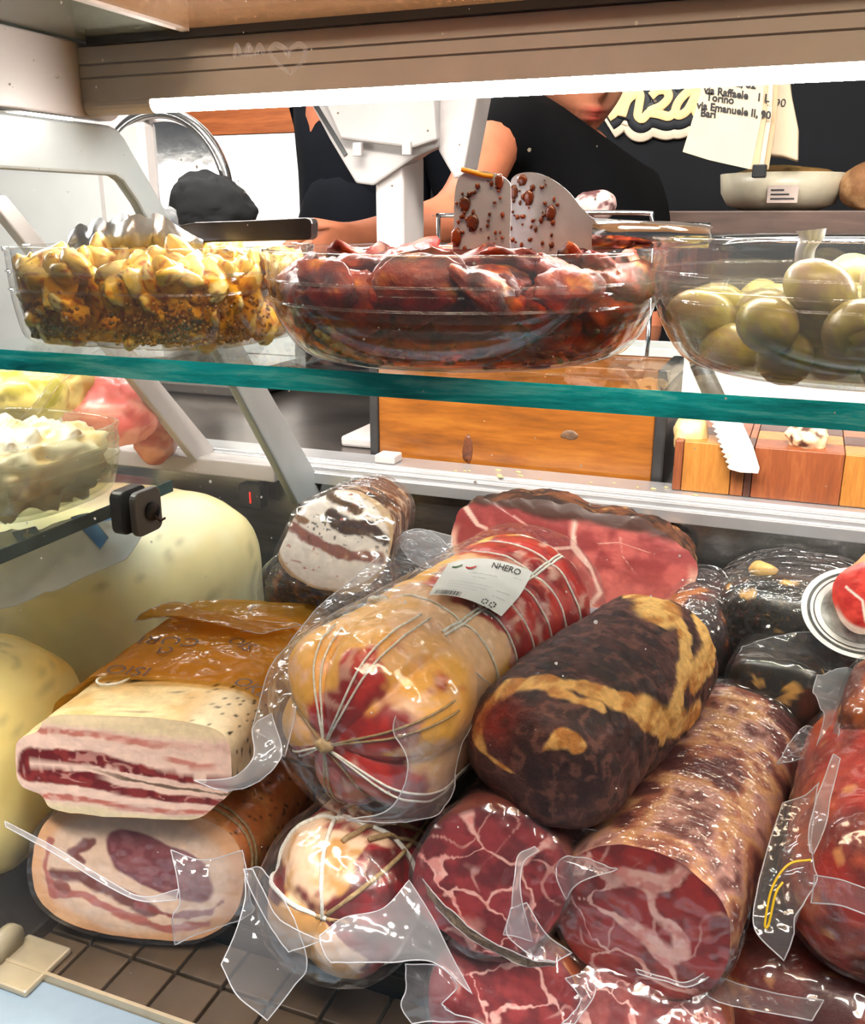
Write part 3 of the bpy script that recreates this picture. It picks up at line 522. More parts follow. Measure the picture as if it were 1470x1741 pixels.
# ================================================================ cured meats
M['meat'] = vmat('cut_meat', .42, .25, .12, 260, .16, 130)
M['rind'] = vmat('meat_rind', .5, .15, .45, 160, .22, 110)
M['dry'] = vmat('dried_crust', .62, .06, .8, 190, .35, 150)
M['string'] = plain('butcher_string', (250, 244, 228), .6, 0, .15, 300, .3, 900)
M['oldstring'] = plain('tan_string', (176, 148, 104), .6, 0, .2, 300, .3, 900)
def voro(x, y, S):
    d = np.stack([np.hypot(x - a, y - b) for a, b in S], -1); d.sort(-1); return d[..., 0], d[..., 1] - d[..., 0]
def coppa(seed, k=13, lean=(136, 40, 40), dark=(96, 20, 24), fat=(232, 180, 170), stretch=(1, 1), rot=.5, w=.10):
    r = np.random.default_rng(seed); S = []
    while len(S) < k:
        p = r.uniform(-1.05, 1.05, 2)
        if np.hypot(*p) < 1.1 and all(np.hypot(p[0] - a, p[1] - b) > .33 for a, b in S): S.append(p)
        elif r.uniform() < .004: S.append(p)
    cr, sr = math.cos(rot), math.sin(rot)
    def f(x, y):
        wx = (fbm(P3(x * 2.2, y * 2.2, seed), 4, seed) - .5) * .62; wy = (fbm(P3(x * 2.2, y * 2.2, seed + 5), 4, seed + 7) - .5) * .62
        X = (x * cr + y * sr) * stretch[0] + wx; Y = (-x * sr + y * cr) * stretch[1] + wy; d1, e = voro(X, Y, S)
        wd = w * (.18 + 5.0 * np.clip(fbm(P3(x * 1.5, y * 1.5, seed + 2), 2, seed + 3) - .22, 0, 1) ** 1.6); fm = 1 - sm(wd * .45, wd, e)
        n = fbm(P3(x * 5, y * 5, seed), 4, seed + 1); c = mix(lin(lean), lin(dark), sm(.35, .68, n))
        vein = sm(.90, .965, ridge(P3(x * 2.6 + wx, y * 2.6 + wy, seed + 4), 1, seed + 2)) * sm(.4, .6, fbm(P3(x * 2, y * 2, 3), 2, seed + 8)); c = mix(c, lin(fat), np.clip(vein * .55, 0, 1))
        c = mix(c, mix(lin(fat), lin((214, 140, 134)), sm(.45, .7, fbm(P3(x * 9, y * 9), 3, seed))), fm)
        return mix(c, lin(dark), sm(.93, 1.0, np.hypot(x, y)) * .7)
    return f
def rcol(stops, freq, seed, oct=5, warp=0):
    def f(u, v, lc):
        q = lc * freq
        if warp: q = q + warp * (fbm(lc * freq * .5, 2, seed + 31)[..., None] - .5)
        n = sm(.22, .78, fbm(q, oct, seed)); c = np.broadcast_to(lin(stops[0][1]), n.shape + (3,))
        for k in range(1, len(stops)): c = mix(c, lin(stops[k][1]), sm(stops[k - 1][0], stops[k][0], n))
        return c
    return f
def bumps(amp, freq, seed, ramp_=0):
    return lambda u, v, q: amp * (fbm(q * freq, 4, seed) - .5) * 2 + (ramp_ * (ridge(q * freq * 1.7, 3, seed + 3) - .6) if ramp_ else 0)
def wrinkles(amp, freq, seed, base=.0022): return lambda u, v, q: base + amp * (ridge(q * freq, 3, seed) - .45)

# ---------------------------------------------------------------- folded pancetta slab in brown paper (top left)
A = np.array([-.4635, .513, -.4125]); B = A + np.array([-.016, .200, .004])
pc = thing('folded_pancetta', (A[0], A[1], -.455), 'thick folded pancetta slab half wrapped in brown waxed paper, top of the left stack', 'cured meat')
SQ = lambda v: 1 - .17 * np.exp(-(((v - 2.50) / .42) ** 2)) - .17 * np.exp(-(((v - 3.78) / .42) ** 2))
L1 = Loft(A, B, .088, .0425, lambda u: np.ones_like(u), 4.2, lambda u, v, q: .0016 * (fbm(q * 50, 4, 3) - .5) * 2 - .010 * sm(.3, 1, np.cos(v)) * sm(-.2, .9, -np.sin(v)), sh0=(.20, .12), sh1=(.2, 0), sect=SQ)
def f1(u, v, lc):
    n = fbm(lc * 45, 4, 2); c = mix(lin((240, 214, 160)), lin((226, 184, 118)), sm(.4, .7, n)); c = mix(c, lin((240, 226, 196)), sm(.1, .6, np.cos(v)) * .7)
    pep = sm(.80, .84, vn(lc * 420, 5)) * sm(.40, .62, fbm(lc * 30, 2, 8) + .25 * sm(.2, .9, np.cos(v))); return mix(c, lin((40, 30, 24)), pep)
L1.body('fat_rind', M['rind'], pc, 70, 150, f1)
def face1(x, y):
    ax = x * 2.05; n1 = (fbm(P3(ax * 2.2, y * 2.2), 4, 11) - .5); n2 = fbm(P3(ax * 7, y * 7), 4, 12)
    d, t = segd(ax, y + n1 * .10, [(-1.62, .02), (-.6, -.02), (.5, -.26), (2.4, -.46)]); up = y > (-.02 - .22 * np.clip((ax + .4) / 2.4, 0, 1))
    h = np.where(up, .98 + .30 * np.clip((ax + .6) / 2.6, 0, 1), .94 - .34 * np.clip((ax + .6) / 2.6, 0, 1)); q = d / h + (n2 - .5) * .07
    c = np.broadcast_to(lin((252, 216, 198)), q.shape + (3,)).copy(); c = mix(c, lin((250, 228, 186)), sm(.74, .9, q))
    br = fbm(P3(ax * 2.0, y * 1.0, 4), 3, 15)
    streak = sm(.60, .66, q) * (1 - sm(.72, .79, q)); c = mix(c, lin((206, 118, 104)), streak * (.55 + .45 * sm(.35, .5, n2)) * np.where(up, .9 * (1 - sm(.2, 1.6, ax) * .75), 1.0))
    meat = sm(.055, .10, q) * (1 - sm(np.where(up, .30 - .10 * sm(-.2, 1.6, ax), .38), np.where(up, .37 - .10 * sm(-.2, 1.6, ax), .45), q)) * np.where(up, sm(.33, .40, br + .25 * sm(.3, -1.2, ax) + .12 * sm(.4, 1.9, ax)), 1 - .9 * (sm(-.5, -.1, ax) * (1 - sm(.16, .22, q))) * 1)
    c = mix(c, mix(lin((142, 52, 52)), lin((112, 34, 40)), sm(.4, .6, n2)), np.clip(meat, 0, 1)); c = mix(c, lin((96, 70, 48)), (1 - sm(.02, .06, q)) * sm(-.9, .2, ax) * .9)
    r2 = (1 - sm(.03, .07, np.abs(y - .18 + .16 * (ax - 1.3) + n1 * .1))) * sm(.75, 1.0, ax); c = mix(c, lin((204, 112, 100)), r2 * .8)
    vein = sm(.80, .88, ridge(P3(ax * 3, y * 5, 1), 2, 19)); return mix(c, lin((226, 170, 158)), vein * np.clip(meat, 0, 1) * .55)
L1.cap('cut_face', M['meat'], pc, face1, nr=90, nv=200, bulge=.002)
M['kraft'] = film('waxed_brown_paper', (238, 198, 112), .62, .16, 1.0, 30, 1.5, .06, milkcol=(198, 144, 54), dist=.014)
def pw(u, v, q): return .0040 + .0065 * (ridge(q * 30, 4, 41) - .45) + .004 * (1 - u) * (fbm(q * 30, 3, 2) - .4) + .006 * sm(.75, 1, u) * (ridge(q * 18, 2, 7) - .3)
LP = Loft(A, B + (B - A) * .10, .0885, .0430, lambda u: 1 - .05 * sm(.8, 1, u), 4.0, pw, sh0=(.20, .1), sh1=(.22, 0), sect=SQ)
pap = LP.body('waxed_paper', M['kraft'], pc, 110, 170, None, u0=.25, u1=1.0)
sheet('paper_fold', [[(226, 1056, .88), (250, 1040, .88), (292, 1025, .90), (340, 1040, .90)], [(300, 1050, .86), (330, 1052, .855), (380, 1058, .86), (440, 1056, .88)], [(400, 1066, .85), (420, 1074, .845), (460, 1076, .85), (512, 1062, .87)]], M['kraft'], pap, 8, .003, 50, 4)
ink = plain('brown_ink', (74, 44, 16), .5)
def onpaper(px, py, ang, s=1.0):
    c = onz(px, py, -.3612); ca, sa = math.cos(ang), math.sin(ang); return lambda x, y, z: c + np.array([x * ca - y * sa, x * sa + y * ca, .0])
for body, px, py, ang, sz in (('CORI', 345, 1086, -2.9, .024), ('ISIO', 262, 1136, -2.95, .022), ('D', 262, 1110, .3, .020), ('SIO', 440, 1098, 2.8, .020), ('OKE', 392, 1160, -.35, .020)):
    text_mesh('paper_print', body, sz, onpaper(px, py, ang), ink, pap)
string('string_loop', spline([onz(px, py, -.3665) for px, py in ((235, 1146), (190, 1146), (165, 1156), (172, 1164), (200, 1162), (222, 1152))], 8), .0011, M['string'], pc)

# ---------------------------------------------------------------- vacuum packed pancetta below it
A = np.array([-.4655, .520, -.516]); B = A + np.array([-.005, .205, .006])
pv = thing('vacuum_packed_pancetta', (A[0], A[1], ZT), 'orange rinded pancetta with a large dark eye in clear vacuum film, under the folded slab', 'cured meat')
L2 = Loft(A, B, .0865, .057, roundends(0, .2), 2.7, bumps(.0018, 40, 22), sh0=(.26, .25), roll=-.10)
def f2(u, v, lc):
    n = fbm(lc * 40, 4, 5); c = mix(lin((226, 150, 78)), lin((200, 112, 54)), sm(.35, .65, n)); return mix(c, lin((60, 34, 20)), sm(.83, .86, vn(lc * 300, 9)))
L2.body('orange_rind', M['rind'], pv, 70, 130, f2)
def face2(x, y):
    ax = x * 1.5; n = fbm(P3(ax * 6, y * 6), 4, 31); n1 = fbm(P3(ax * 2, y * 2), 4, 32) - .5; r = np.hypot(x, y)
    c = np.broadcast_to(lin((236, 200, 172)), r.shape + (3,)).copy(); c = mix(c, lin((236, 178, 130)), sm(.82, .97, r + n1 * .1))
    e = (np.abs((ax - .34 + .30 * (y - .16)) / .78) ** 3 + np.abs((y - .16 + .20 * (ax - .34)) / .40) ** 3) ** (1 / 3) + n1 * .30; c = mix(c, mix(lin((146, 82, 84)), lin((122, 56, 62)), sm(.4, .65, n)), 1 - sm(.90, 1.0, e))
    for pts, w_, col_ in (([(-1.15, -.16), (-.7, -.14), (-.2, -.32), (.3, -.52)], .16, (120, 62, 54)), ([(-.65, .38), (-.9, .18), (-.75, .08)], .11, (126, 66, 60)), ([(-1.25, .3), (-1.30, -.1), (-1.1, -.45), (-.7, -.42), (-.2, -.60), (.5, -.75), (1.1, -.62)], .085, (186, 104, 92)), ([(.1, -.45), (.6, -.55), (1.1, -.42), (1.25, -.25)], .075, (150, 70, 66)), ([(-1.05, -.30), (-.95, -.36)], .10, (150, 82, 70))):
        d, t = segd(ax, y, pts); c = mix(c, lin(col_), 1 - sm(w_ * .6, w_, d + n1 * .16 + (n - .5) * .08))
    return c
L2.cap('cut_face', M['meat'], pv, face2, nr=90, nv=190, bulge=.003)
L2f = Loft(A, B, .0865, .057, roundends(0, .2), 2.7, wrinkles(.0022, 22, 61, .003), sh0=(.26, .25), roll=-.10)
vf = L2f.body('vacuum_film', M['film'], pv, 60, 110, None); L2f.cap('film_front', M['film'], vf, lambda x, y: cfill((255, 255, 255), x), nr=20, nv=110, bulge=.007)
for k, u in enumerate((.05, .085)): string('rind_string', L2.ev(np.full(60, u) + .02 * np.sin(np.linspace(0, 3, 60)), np.linspace(2.9, -.3, 60), .0012), .0014, M['oldstring'], pv)
string('rind_string', L2.ev(np.linspace(.45, .75, 30), np.linspace(1.4, .2, 30), .0012), .0016, M['oldstring'], pv)
sheet('seal_flap', [[(290, 1445, .715), (300, 1490, .705), (306, 1535, .70), (293, 1560, .70), (297, 1605, .715)], [(345, 1462, .71), (345, 1500, .70), (350, 1530, .70), (350, 1560, .705), (330, 1590, .715)], [(412, 1446, .70), (418, 1480, .69), (425, 1530, .69), (430, 1552, .70), (385, 1572, .715)]], M['flapclear'], pv, 8, .0016, 40, 5)
sheet('seal_ridge', [[(10, 1406, .735), (90, 1450, .715), (180, 1505, .705), (240, 1532, .70), (300, 1530, .695)], [(8, 1396, .738), (95, 1442, .718), (182, 1496, .708), (242, 1525, .703), (304, 1512, .697)]], M['flap'], pv, 8, .0008, 40, 6)

# ---------------------------------------------------------------- tied ham in its bag (centre)
A = U(563, 1262, .675); B = U(912, 1010, .935)
hm_ = thing('tied_ham', (A[0], A[1] + .1, A[2] - .075), 'large netted boneless ham in a clear bag with a white label, centre of the heap', 'cured meat')
def hd(u, v, q):
    lobes = np.abs(np.sin(v * 3 + .6)) ** .8; fr = 1 - sm(.04, .34, u); loop = 0
    for k in range(7): loop = loop - .0032 * np.exp(-((u - (.36 + .095 * k) - .018 * np.cos(v + 1)) / .013) ** 2)
    for vv in (1.0, 2.35, -.3, 3.6): loop = loop - .0026 * np.exp(-(((v - vv + math.pi) % (2 * math.pi) - math.pi) / .07) ** 2) * sm(.22, .35, u)
    return .019 * (lobes - .65) * fr + .004 * (fbm(q * 26, 3, 71) - .5) * 2 + loop
LH = Loft(A, B, .073, .071, lambda u: roundends(.17, .12, 2.4)(u) * (.96 + .08 * np.sin(u * 3.0)), 2.1, hd)
def hc(u, v, lc):
    n = fbm(lc * 20, 4, 81); n2 = fbm(lc * 55, 4, 82); fat = mix(lin((255, 204, 156)), lin((252, 188, 84)), sm(.40, .60, fbm(lc * 14, 3, 85) + .32 * sm(1.0, 2.6, v) * (v < 4))); fat = mix(fat, lin((255, 210, 186)), sm(.55, .7, n2) * .6)
    red = mix(lin((196, 44, 36)), lin((150, 28, 30)), sm(.4, .6, n2)); m_ = sm(.47, .54, n * .75 + .34 * sm(.30, .62, u) * sm(2.3, .9, np.where(v > 4.2, v - 2 * math.pi, v)) + .02 + .10 * sm(.12, .0, u) + .18 * (v > 3.6) * sm(.4, .0, u))
    c = mix(fat, red, m_); return mix(c, lin((246, 200, 180)), sm(.82, .9, ridge(lc * 24, 2, 87)) * m_ * .6)
LH.body('meat', M['meat'], hm_, 170, 190, hc)
def loop_at(L, u0, tilt, off=.0004, n=90): v = np.linspace(0, 2 * math.pi, n); return L.ev(u0 + tilt * np.cos(v + 1), v, off)
for k in range(7): string('net_string', loop_at(LH, .36 + .095 * k, .018, .0008), .0011, M['string'], hm_)
for vv in (1.0, 2.35, -.3, 3.6):
    for dv in (-.022, .022): string('net_string', LH.ev(np.linspace(.26, .97, 60), vv + dv, .0008), .0012, M['string'], hm_)
tip = LH.ev(0.0, 0.0) - LH.d * .001
for k, vv in enumerate((.35, 1.25, 2.0, 2.9, 3.75, 4.5, 5.1, 5.7)):
    for dv in (-.05, .05): string('gather_string', np.concatenate([[tip - LH.d * .006], LH.ev(np.linspace(.012, .16 + .1 * (k % 2), 24), vv + dv, .0018)]), .0009, M['oldstring' if k in (0, 3, 5, 6) else 'string'], hm_)
V, Fc, _ = blob(12, (.007, .004, .005), .4, 2, 10, 14); mobj('knot', V + tip - LH.d * .006, Fc, M['oldstring'], hm_)
for u0 in (.30, .335): V, Fc, _ = blob(13, (.005, .003, .004), .5, 2, 8, 12); mobj('knot', V + LH.ev(u0, 2.0, .002), Fc, M['string'], hm_)
LHf = Loft(A - LH.d * .010, B + LH.d * .012, .0775, .0755, lambda u: roundends(.15, .10, 2.6)(u), 2.15, wrinkles(.0042, 17, 91, .0015))
LHf.body('bag', M['film'], hm_, 100, 120, None)
sheet('bag_side', [[(428, 1240, .70), (465, 1130, .74), (540, 1035, .81), (620, 965, .87), (690, 905, .93)], [(460, 1260, .69), (495, 1140, .725), (575, 1050, .79), (650, 985, .85), (730, 903, .93)], [(486, 1290, .675), (520, 1170, .71), (600, 1075, .775), (690, 1000, .84), (770, 940, .92)]], M['flapclear'], hm_, 9, .003, 28, 8)
sheet('bag_tail', [[(330, 1327, .668), (395, 1322, .66), (430, 1290, .66), (428, 1240, .685)], [(362, 1338, .664), (412, 1332, .655), (448, 1298, .655), (440, 1225, .685)], [(392, 1343, .664), (435, 1330, .655), (478, 1285, .655), (462, 1215, .69)]], M['flap'], hm_, 8, .002, 40, 9)
sheet('bag_tail', [[(742, 1105, .70), (692, 1180, .668), (668, 1240, .645), (694, 1300, .63), (662, 1375, .635), (588, 1398, .645)], [(790, 1130, .70), (740, 1200, .672), (712, 1255, .65), (720, 1310, .64), (690, 1385, .64), (640, 1400, .65)], [(838, 1168, .71), (800, 1235, .69), (775, 1300, .68), (770, 1345, .675), (745, 1385, .67), (690, 1400, .66)]], M['flapclear'], hm_, 8, .002, 36, 10)
sheet('bag_top', [[(676, 908, .95), (720, 903, .96), (768, 912, .96)], [(684, 935, .935), (725, 950, .93), (770, 935, .935)], [(700, 955, .92), (735, 965, .915), (775, 950, .92)]], M['flap'], hm_, 9, .003, 40, 13)
# printed label following the curve of the ham
M['paper'] = plain('label_paper', (236, 234, 230), .45, 0, .04, 20)
lq = [[(762, 958), (830, 950), (905, 972)], [(745, 984), (812, 990), (885, 1010)], [(728, 1012), (790, 1018), (852, 1048)]]
def lab_pt(s_, t_, off=0.0):  # s across, t down, on a patch above the film
    g = np.array(lq, float); r0 = spline(g[:, 0], 8); r1 = spline(g[:, 1], 8); r2 = spline(g[:, 2], 8); i = t_ * (len(r0) - 1); a_, f_ = int(min(i, len(r0) - 2)), 0; f_ = i - a_
    q = [r[a_] * (1 - f_) + r[a_ + 1] * f_ for r in (r0, r1, r2)]; p_ = q[0] * (1 - s_) * (1 - 2 * s_) + q[1] * 4 * s_ * (1 - s_) + q[2] * s_ * (2 * s_ - 1)
    d = ray(*p_); o_ = LH.A; dx = LH.d; rr = .083 + off; e = -o_; dd = d - dx * d.dot(dx); ee = e - dx * e.dot(dx); aa = dd.dot(dd); bb = 2 * dd.dot(ee); cc_ = ee.dot(ee) - rr * rr; disc = max(bb * bb - 4 * aa * cc_, 0); return d * ((-bb - math.sqrt(disc)) / (2 * aa))
G = np.array([[lab_pt(s_, t_) for s_ in np.linspace(0, 1, 16)] for t_ in np.linspace(0, 1, 12)]); lab = mobj('label', G.reshape(-1, 3), gridf(12, 16), M['paper'], hm_)
lk = plain('label_ink', (44, 44, 46), .5); LWd, LHt = .088, .052
def onlab(x0, y0, sc_=1.0): return lambda x, y, z: lab_pt(min(max((x0 + x * sc_) / LWd, 0), 1), min(max((y0 - y * sc_) / LHt, 0), 1), .0007)
for body, x0, y0, sz in (('NHERO', .050, .0085, .0085), ('_ ___ __ ____ __', .030, .0155, .0042), ('__ ____', .036, .020, .0042), ('____ __ ___ _____ __ ____ ___ __', .014, .028, .0032), ('__ _____ ___ __ ____ __ _____', .014, .032, .0032), ('_____ __ ___ ____ __ ___', .014, .036, .0032), ('_ ____  __ ____', .006, .041, .0034), ('__ ___', .066, .030, .005), ('_ ____', .066, .037, .005), ('__ _', .075, .012, .004)):
    text_mesh('label_print', body, sz, onlab(x0, y0), lk, lab)
bc = MB(); xx = .006
while xx < .036:
    wd = rng.choice([.0005, .0009, .0014]); bc.add([lab_pt((xx + a_) / LWd, yy / LHt, .0007) for a_, yy in ((0, .0435), (wd, .0435), (wd, .050), (0, .050))], [(0, 1, 2, 3)]); xx += wd + rng.choice([.0006, .0010])
bc.build('barcode', lk, lab)
for x0, y0, col_ in ((.008, .007, (40, 110, 60)), (.024, .009, (200, 40, 40))):
    sw = MB(); q = [(x0 + k * .0022, y0 + .0012 * math.sin(k * .8)) for k in range(6)]; sw.add([lab_pt(a_ / LWd, b_ / LHt, .0007) for a_, b_ in q] + [lab_pt(a_ / LWd, (b_ + .0018) / LHt, .0007) for a_, b_ in q], [(k, k + 1, k + 7, k + 6) for k in range(5)]); sw.build('swoosh', plain('swoosh_ink', col_, .5), lab)
for x0 in (.064, .073):
    rg = MB()
    for k in range(6): a0 = k * math.pi / 3; rg.add([lab_pt((x0 + rr_ * math.cos(a_)) / LWd, (.0465 + rr_ * math.sin(a_)) / LHt, .0007) for rr_, a_ in ((.0022, a0), (.0036, a0), (.0036, a0 + .7), (.0022, a0 + .7))], [(0, 1, 2, 3)])
    rg.build('recycling_mark', lk, lab)

# ---------------------------------------------------------------- string-tied cut below the ham
A = U(548, 1560, .665); B = U(668, 1420, .86)
bt = thing('bagged_tied_meat', (A[0], A[1] + .05, ZT), 'pink and red meat tied crosswise with string in a clear bag, under the netted ham', 'cured meat')
def bd(u, v, q):
    r = .004 * (fbm(q * 34, 4, 101) - .5) * 2 + .010 * (np.abs(np.sin(v * 2.1 + .3)) - .6) * (1 - sm(.05, .4, u)); return r - .003 * np.exp(-((u - .26) / .03) ** 2) - .003 * np.exp(-(((v - 1.75 + math.pi) % (2 * math.pi) - math.pi) / .10) ** 2)
LB = Loft(A, B, .059, .060, roundends(.34, .12, 2.2), 2.0, bd)
def bcol(u, v, lc):
    n = fbm(lc * 24, 4, 111); n2 = fbm(lc * 60, 3, 113); fat = mix(lin((242, 206, 172)), lin((206, 150, 80)), sm(.45, .7, n2 + .3 * (v > math.pi) * (v < 5.2))); red = mix(lin((150, 28, 38)), lin((92, 18, 22)), sm(.4, .6, n2))
    vv = np.where(v > 4.7, v - 2 * math.pi, v); return mix(fat, red, np.clip(sm(.45, .53, n + .22 * sm(1.6, .4, vv) * (vv > -.8) + .22 * sm(.24, .44, u) - .06 - .25 * (vv > 3.2)), 0, 1))
LB.body('meat', M['meat'], bt, 110, 130, bcol)
string('tie_string', loop_at(LB, .26, .03, .0012), .0021, M['string'], bt)
for vv in (1.75, .7, -.1, 3.0): string('tie_string', LB.ev(np.linspace(.0, .95, 60), vv, .0012), .0018, M['oldstring' if vv < 1 else 'string'], bt)
string('tie_string', LB.ev(np.linspace(.12, .75, 50), np.linspace(1.5, .1, 50), .0016), .0021, M['oldstring'], bt)
string('tie_string', LB.ev(np.linspace(.5, .15, 50), np.linspace(.25, 1.15, 50) * 1.0, .0026), .0018, M['oldstring'], bt)
LBf = Loft(A - LB.d * .007, B, .063, .063, roundends(.30, .10, 2.4), 2.1, wrinkles(.0040, 24, 121, .0016)); LBf.body('bag', M['film'], bt, 80, 100, None)
sheet('seal_flap', [[(376, 1640, .655), (402, 1580, .665), (418, 1520, .68), (416, 1478, .69)], [(402, 1690, .65), (440, 1615, .655), (470, 1560, .66), (450, 1480, .675)], [(454, 1736, .65), (500, 1676, .648), (522, 1640, .645), (500, 1560, .65)]], M['flapclear'], bt, 9, .002, 30, 15)
sheet('seal_flap', [[(543, 1590, .635), (545, 1605, .632), (553, 1625, .63), (562, 1638, .63)], [(585, 1560, .64), (610, 1590, .632), (630, 1620, .63), (650, 1637, .63)], [(650, 1545, .64), (680, 1580, .635), (710, 1610, .632), (735, 1636, .63)], [(695, 1497, .65), (735, 1560, .64), (765, 1620, .635), (803, 1690, .63)]], M['flap'], bt, 9, .0022, 34, 16)
sheet('seal_flap', [[(415, 1478, .66), (425, 1510, .65), (455, 1570, .645), (490, 1620, .645)], [(430, 1478, .655), (445, 1510, .645), (475, 1565, .64), (545, 1600, .638)]], M['flapclear'], bt, 8, .0015, 34, 17)
# ---------------------------------------------------------------- dark bresaola
A = U(880, 1320, .655); B = U(1125, 1092, .865)
br_ = thing('bresaola', (A[0], A[1] + .1, A[2] - .06), 'unwrapped dark bresaola with golden fat patches and net marks, right of the netted ham', 'cured meat')
def brd(u, v, q):
    r = .0045 * (fbm(q * 22, 4, 131) - .5) * 2; net = 0
    for s1 in (1, -1): net = net + np.exp(-((((u * 15 + s1 * v * 9 / (2 * math.pi)) % 1) - .5) / .10) ** 2)
    return r - .0016 * net * sm(.1, .2, u) + .0026 * (ridge(q * 80, 4, 133) - .5) - .006 * np.exp(-(((u - .02) / .05) ** 2)) * np.cos(v * 3)
LR = Loft(A, B, .0625, .0575, lambda u: roundends(.20, .17, 2.5)(u) * (.95 + .07 * np.sin(u * 3.1)), 2.15, brd, bend=(.004, .004))
def brc(u, v, lc):
    n = fbm(lc * 26, 5, 141); n2 = fbm(lc * 90, 4, 142); vv = np.where(v > math.pi * 1.5, v - 2 * math.pi, v); dk = mix(lin((74, 40, 38)), lin((44, 22, 24)), sm(.35, .65, n2)); dk = mix(dk, lin((112, 70, 60)), sm(.74, .82, ridge(lc * np.array([70, 70, 120]), 3, 143)) * .75)
    fa = mix(lin((228, 178, 104)), lin((186, 122, 54)), sm(.4, .65, fbm(lc * np.array([90, 90, 40]), 4, 144))); X, Y, S = lc[..., 0], lc[..., 1], lc[..., 2]
    m_ = np.zeros_like(n); wv = .045 * (fbm(lc * 30, 4, 145) - .5) * 2.4
    for pts, w_ in (([(.02, 2.9), (.07, 2.4), (.13, 1.7), (.17, 1.3), (.21, .9), (.32, .35), (.40, -.1)], .030), ([(.30, .50), (.40, .1), (.52, -.1), (.66, -.2)], .050), ([(.42, .2), (.60, .55), (.72, .9), (.80, 1.3), (.86, 1.9)], .030), ([(.62, .3), (.80, .35), (.92, .8)], .05), ([(.72, 1.3), (.84, 1.5), (.95, 2.0)], .07), ([(.05, .7), (.03, 1.0)], .018), ([(.14, 1.75), (.12, 1.2), (.16, .9)], .022)):
        d, t = segd(u * 1.0, (vv) * .20, [(p_, q_ * .20) for p_, q_ in pts]); m_ = np.maximum(m_, 1 - sm(w_ * .75, w_ * 1.15, d + wv * .55))
    m_ = m_ * sm(.30, .44, n + .22); c = mix(dk, fa, m_); rd = np.exp(-(((u - .045) / .03) ** 2 + ((vv - 2.3) / .55) ** 2)); c = mix(c, lin((126, 22, 20)), np.clip(rd * 1.4, 0, 1) * .8); return mix(c, lin((24, 14, 14)), sm(.62, .74, fbm(lc * 40, 3, 147)) * .6 * (1 - m_))
LR.body('crust', M['dry'], br_, 190, 230, brc)
# ---------------------------------------------------------------- coppa family
def coppa_obj(name, A, B, a, b, label, face, rind, e1=.15, n=2.2, nu=80, sh0=(0, 0), filmkey='film', roll=0, fs=1, wr=(.003, 24), disp=bumps(.003, 26, 151), filmend=True, foff=.002, e0=0):
    t = thing(name, (A[0], A[1] + .05, min(A[2], B[2]) - b), label, 'cured meat'); pr = lambda u: roundends(e0, e1, 2.3)(u) * (1 - .05 * sm(.06, 0, u)); Lc = Loft(A, B, a, b, pr, n, disp, sh0=sh0, roll=roll); Lc.body('outside', M['rind'], t, nu, 110, rind)
    if e0 == 0: Lc.cap('cut_face', M['meat'], t, face, nr=110, nv=220, bulge=.003)
    Lf = Loft(A - Lc.d * .002, B + Lc.d * .004, a, b, pr, n, lambda u, v, q: disp(u, v, q) + foff + wr[0] * (ridge(q * wr[1], 3, 7 + fs) - .40), sh0=sh0, roll=roll); f = Lf.body('film', M[filmkey], t, 80, 110, None)
    if filmend and e0 == 0: Lf.cap('film_front', M['film'], f, lambda x, y: cfill((255, 255, 255), x), nr=24, nv=110, bulge=.006)
    return t, Lc
cr1 = rcol([(.25, (120, 44, 30)), (.42, (196, 104, 58)), (.58, (236, 176, 118)), (.75, (150, 84, 66))], 30, 161)
A = U(1088, 1568, .655); B = U(1262, 1240, .865)
c6, L6 = coppa_obj('cut_coppa', A, B, .0625, .058, 'cut coppa with marbled face in shiny stretch wrap, in front of the bresaola', coppa(5, 8, (158, 36, 34), (116, 20, 22), w=.115, rot=-.55, stretch=(.85, 1.35)),
    rcol([(.22, (96, 44, 44)), (.40, (168, 96, 74)), (.55, (226, 166, 116)), (.70, (206, 150, 138)), (.85, (120, 66, 62))], 26, 163), .13, 2.3, sh0=(.10, .15), filmkey='wrap', wr=(.0035, 22), roll=-.15, fs=3)
sheet('wrap_tail', [[(946, 1475, .655), (960, 1458, .65), (1000, 1462, .655)], [(950, 1500, .65), (975, 1475, .645), (1020, 1470, .65)], [(962, 1530, .648), (985, 1500, .643), (1050, 1478, .645)]], M['flapclear'], c6, 8, .003, 60, 21)
sheet('wrap_tail', [[(1080, 1648, .640), (1130, 1662, .638), (1172, 1668, .638), (1240, 1620, .65)], [(1084, 1656, .640), (1130, 1668, .637), (1176, 1676, .637), (1250, 1628, .65)]], M['flapclear'], c6, 8, .002, 60, 22)
sheet('wrap_tail', [[(880, 1375, .69), (960, 1395, .68), (1040, 1420, .67), (1120, 1450, .66)], [(830, 1395, .70), (930, 1420, .69), (1020, 1440, .68), (1080, 1462, .665)]], M['flapclear'], c6, 9, .004, 50, 23)
A = U(836, 1498, .665); B = U(930, 1350, .86)
c7, L7 = coppa_obj('cut_coppa', A, B, .0535, .051, 'cut coppa in a vacuum bag with netted edge, below the bresaola tip', coppa(11, 8, (138, 40, 46), (98, 22, 30), (222, 168, 160), rot=-.5, w=.13, stretch=(.9, 1.3)), rcol([(.3, (110, 44, 34)), (.5, (190, 120, 62)), (.7, (120, 54, 44))], 26, 165), .12, 2.4, sh0=(.25, .22), roll=-.5, fs=9)
sheet('bag_ridge', [[(908, 1440, .66), (880, 1455, .650), (872, 1500, .64), (868, 1545, .635), (855, 1590, .64)], [(916, 1446, .658), (890, 1465, .646), (884, 1505, .634), (890, 1548, .63), (905, 1600, .636)]], M['flap'], c7, 8, .002, 40, 24)
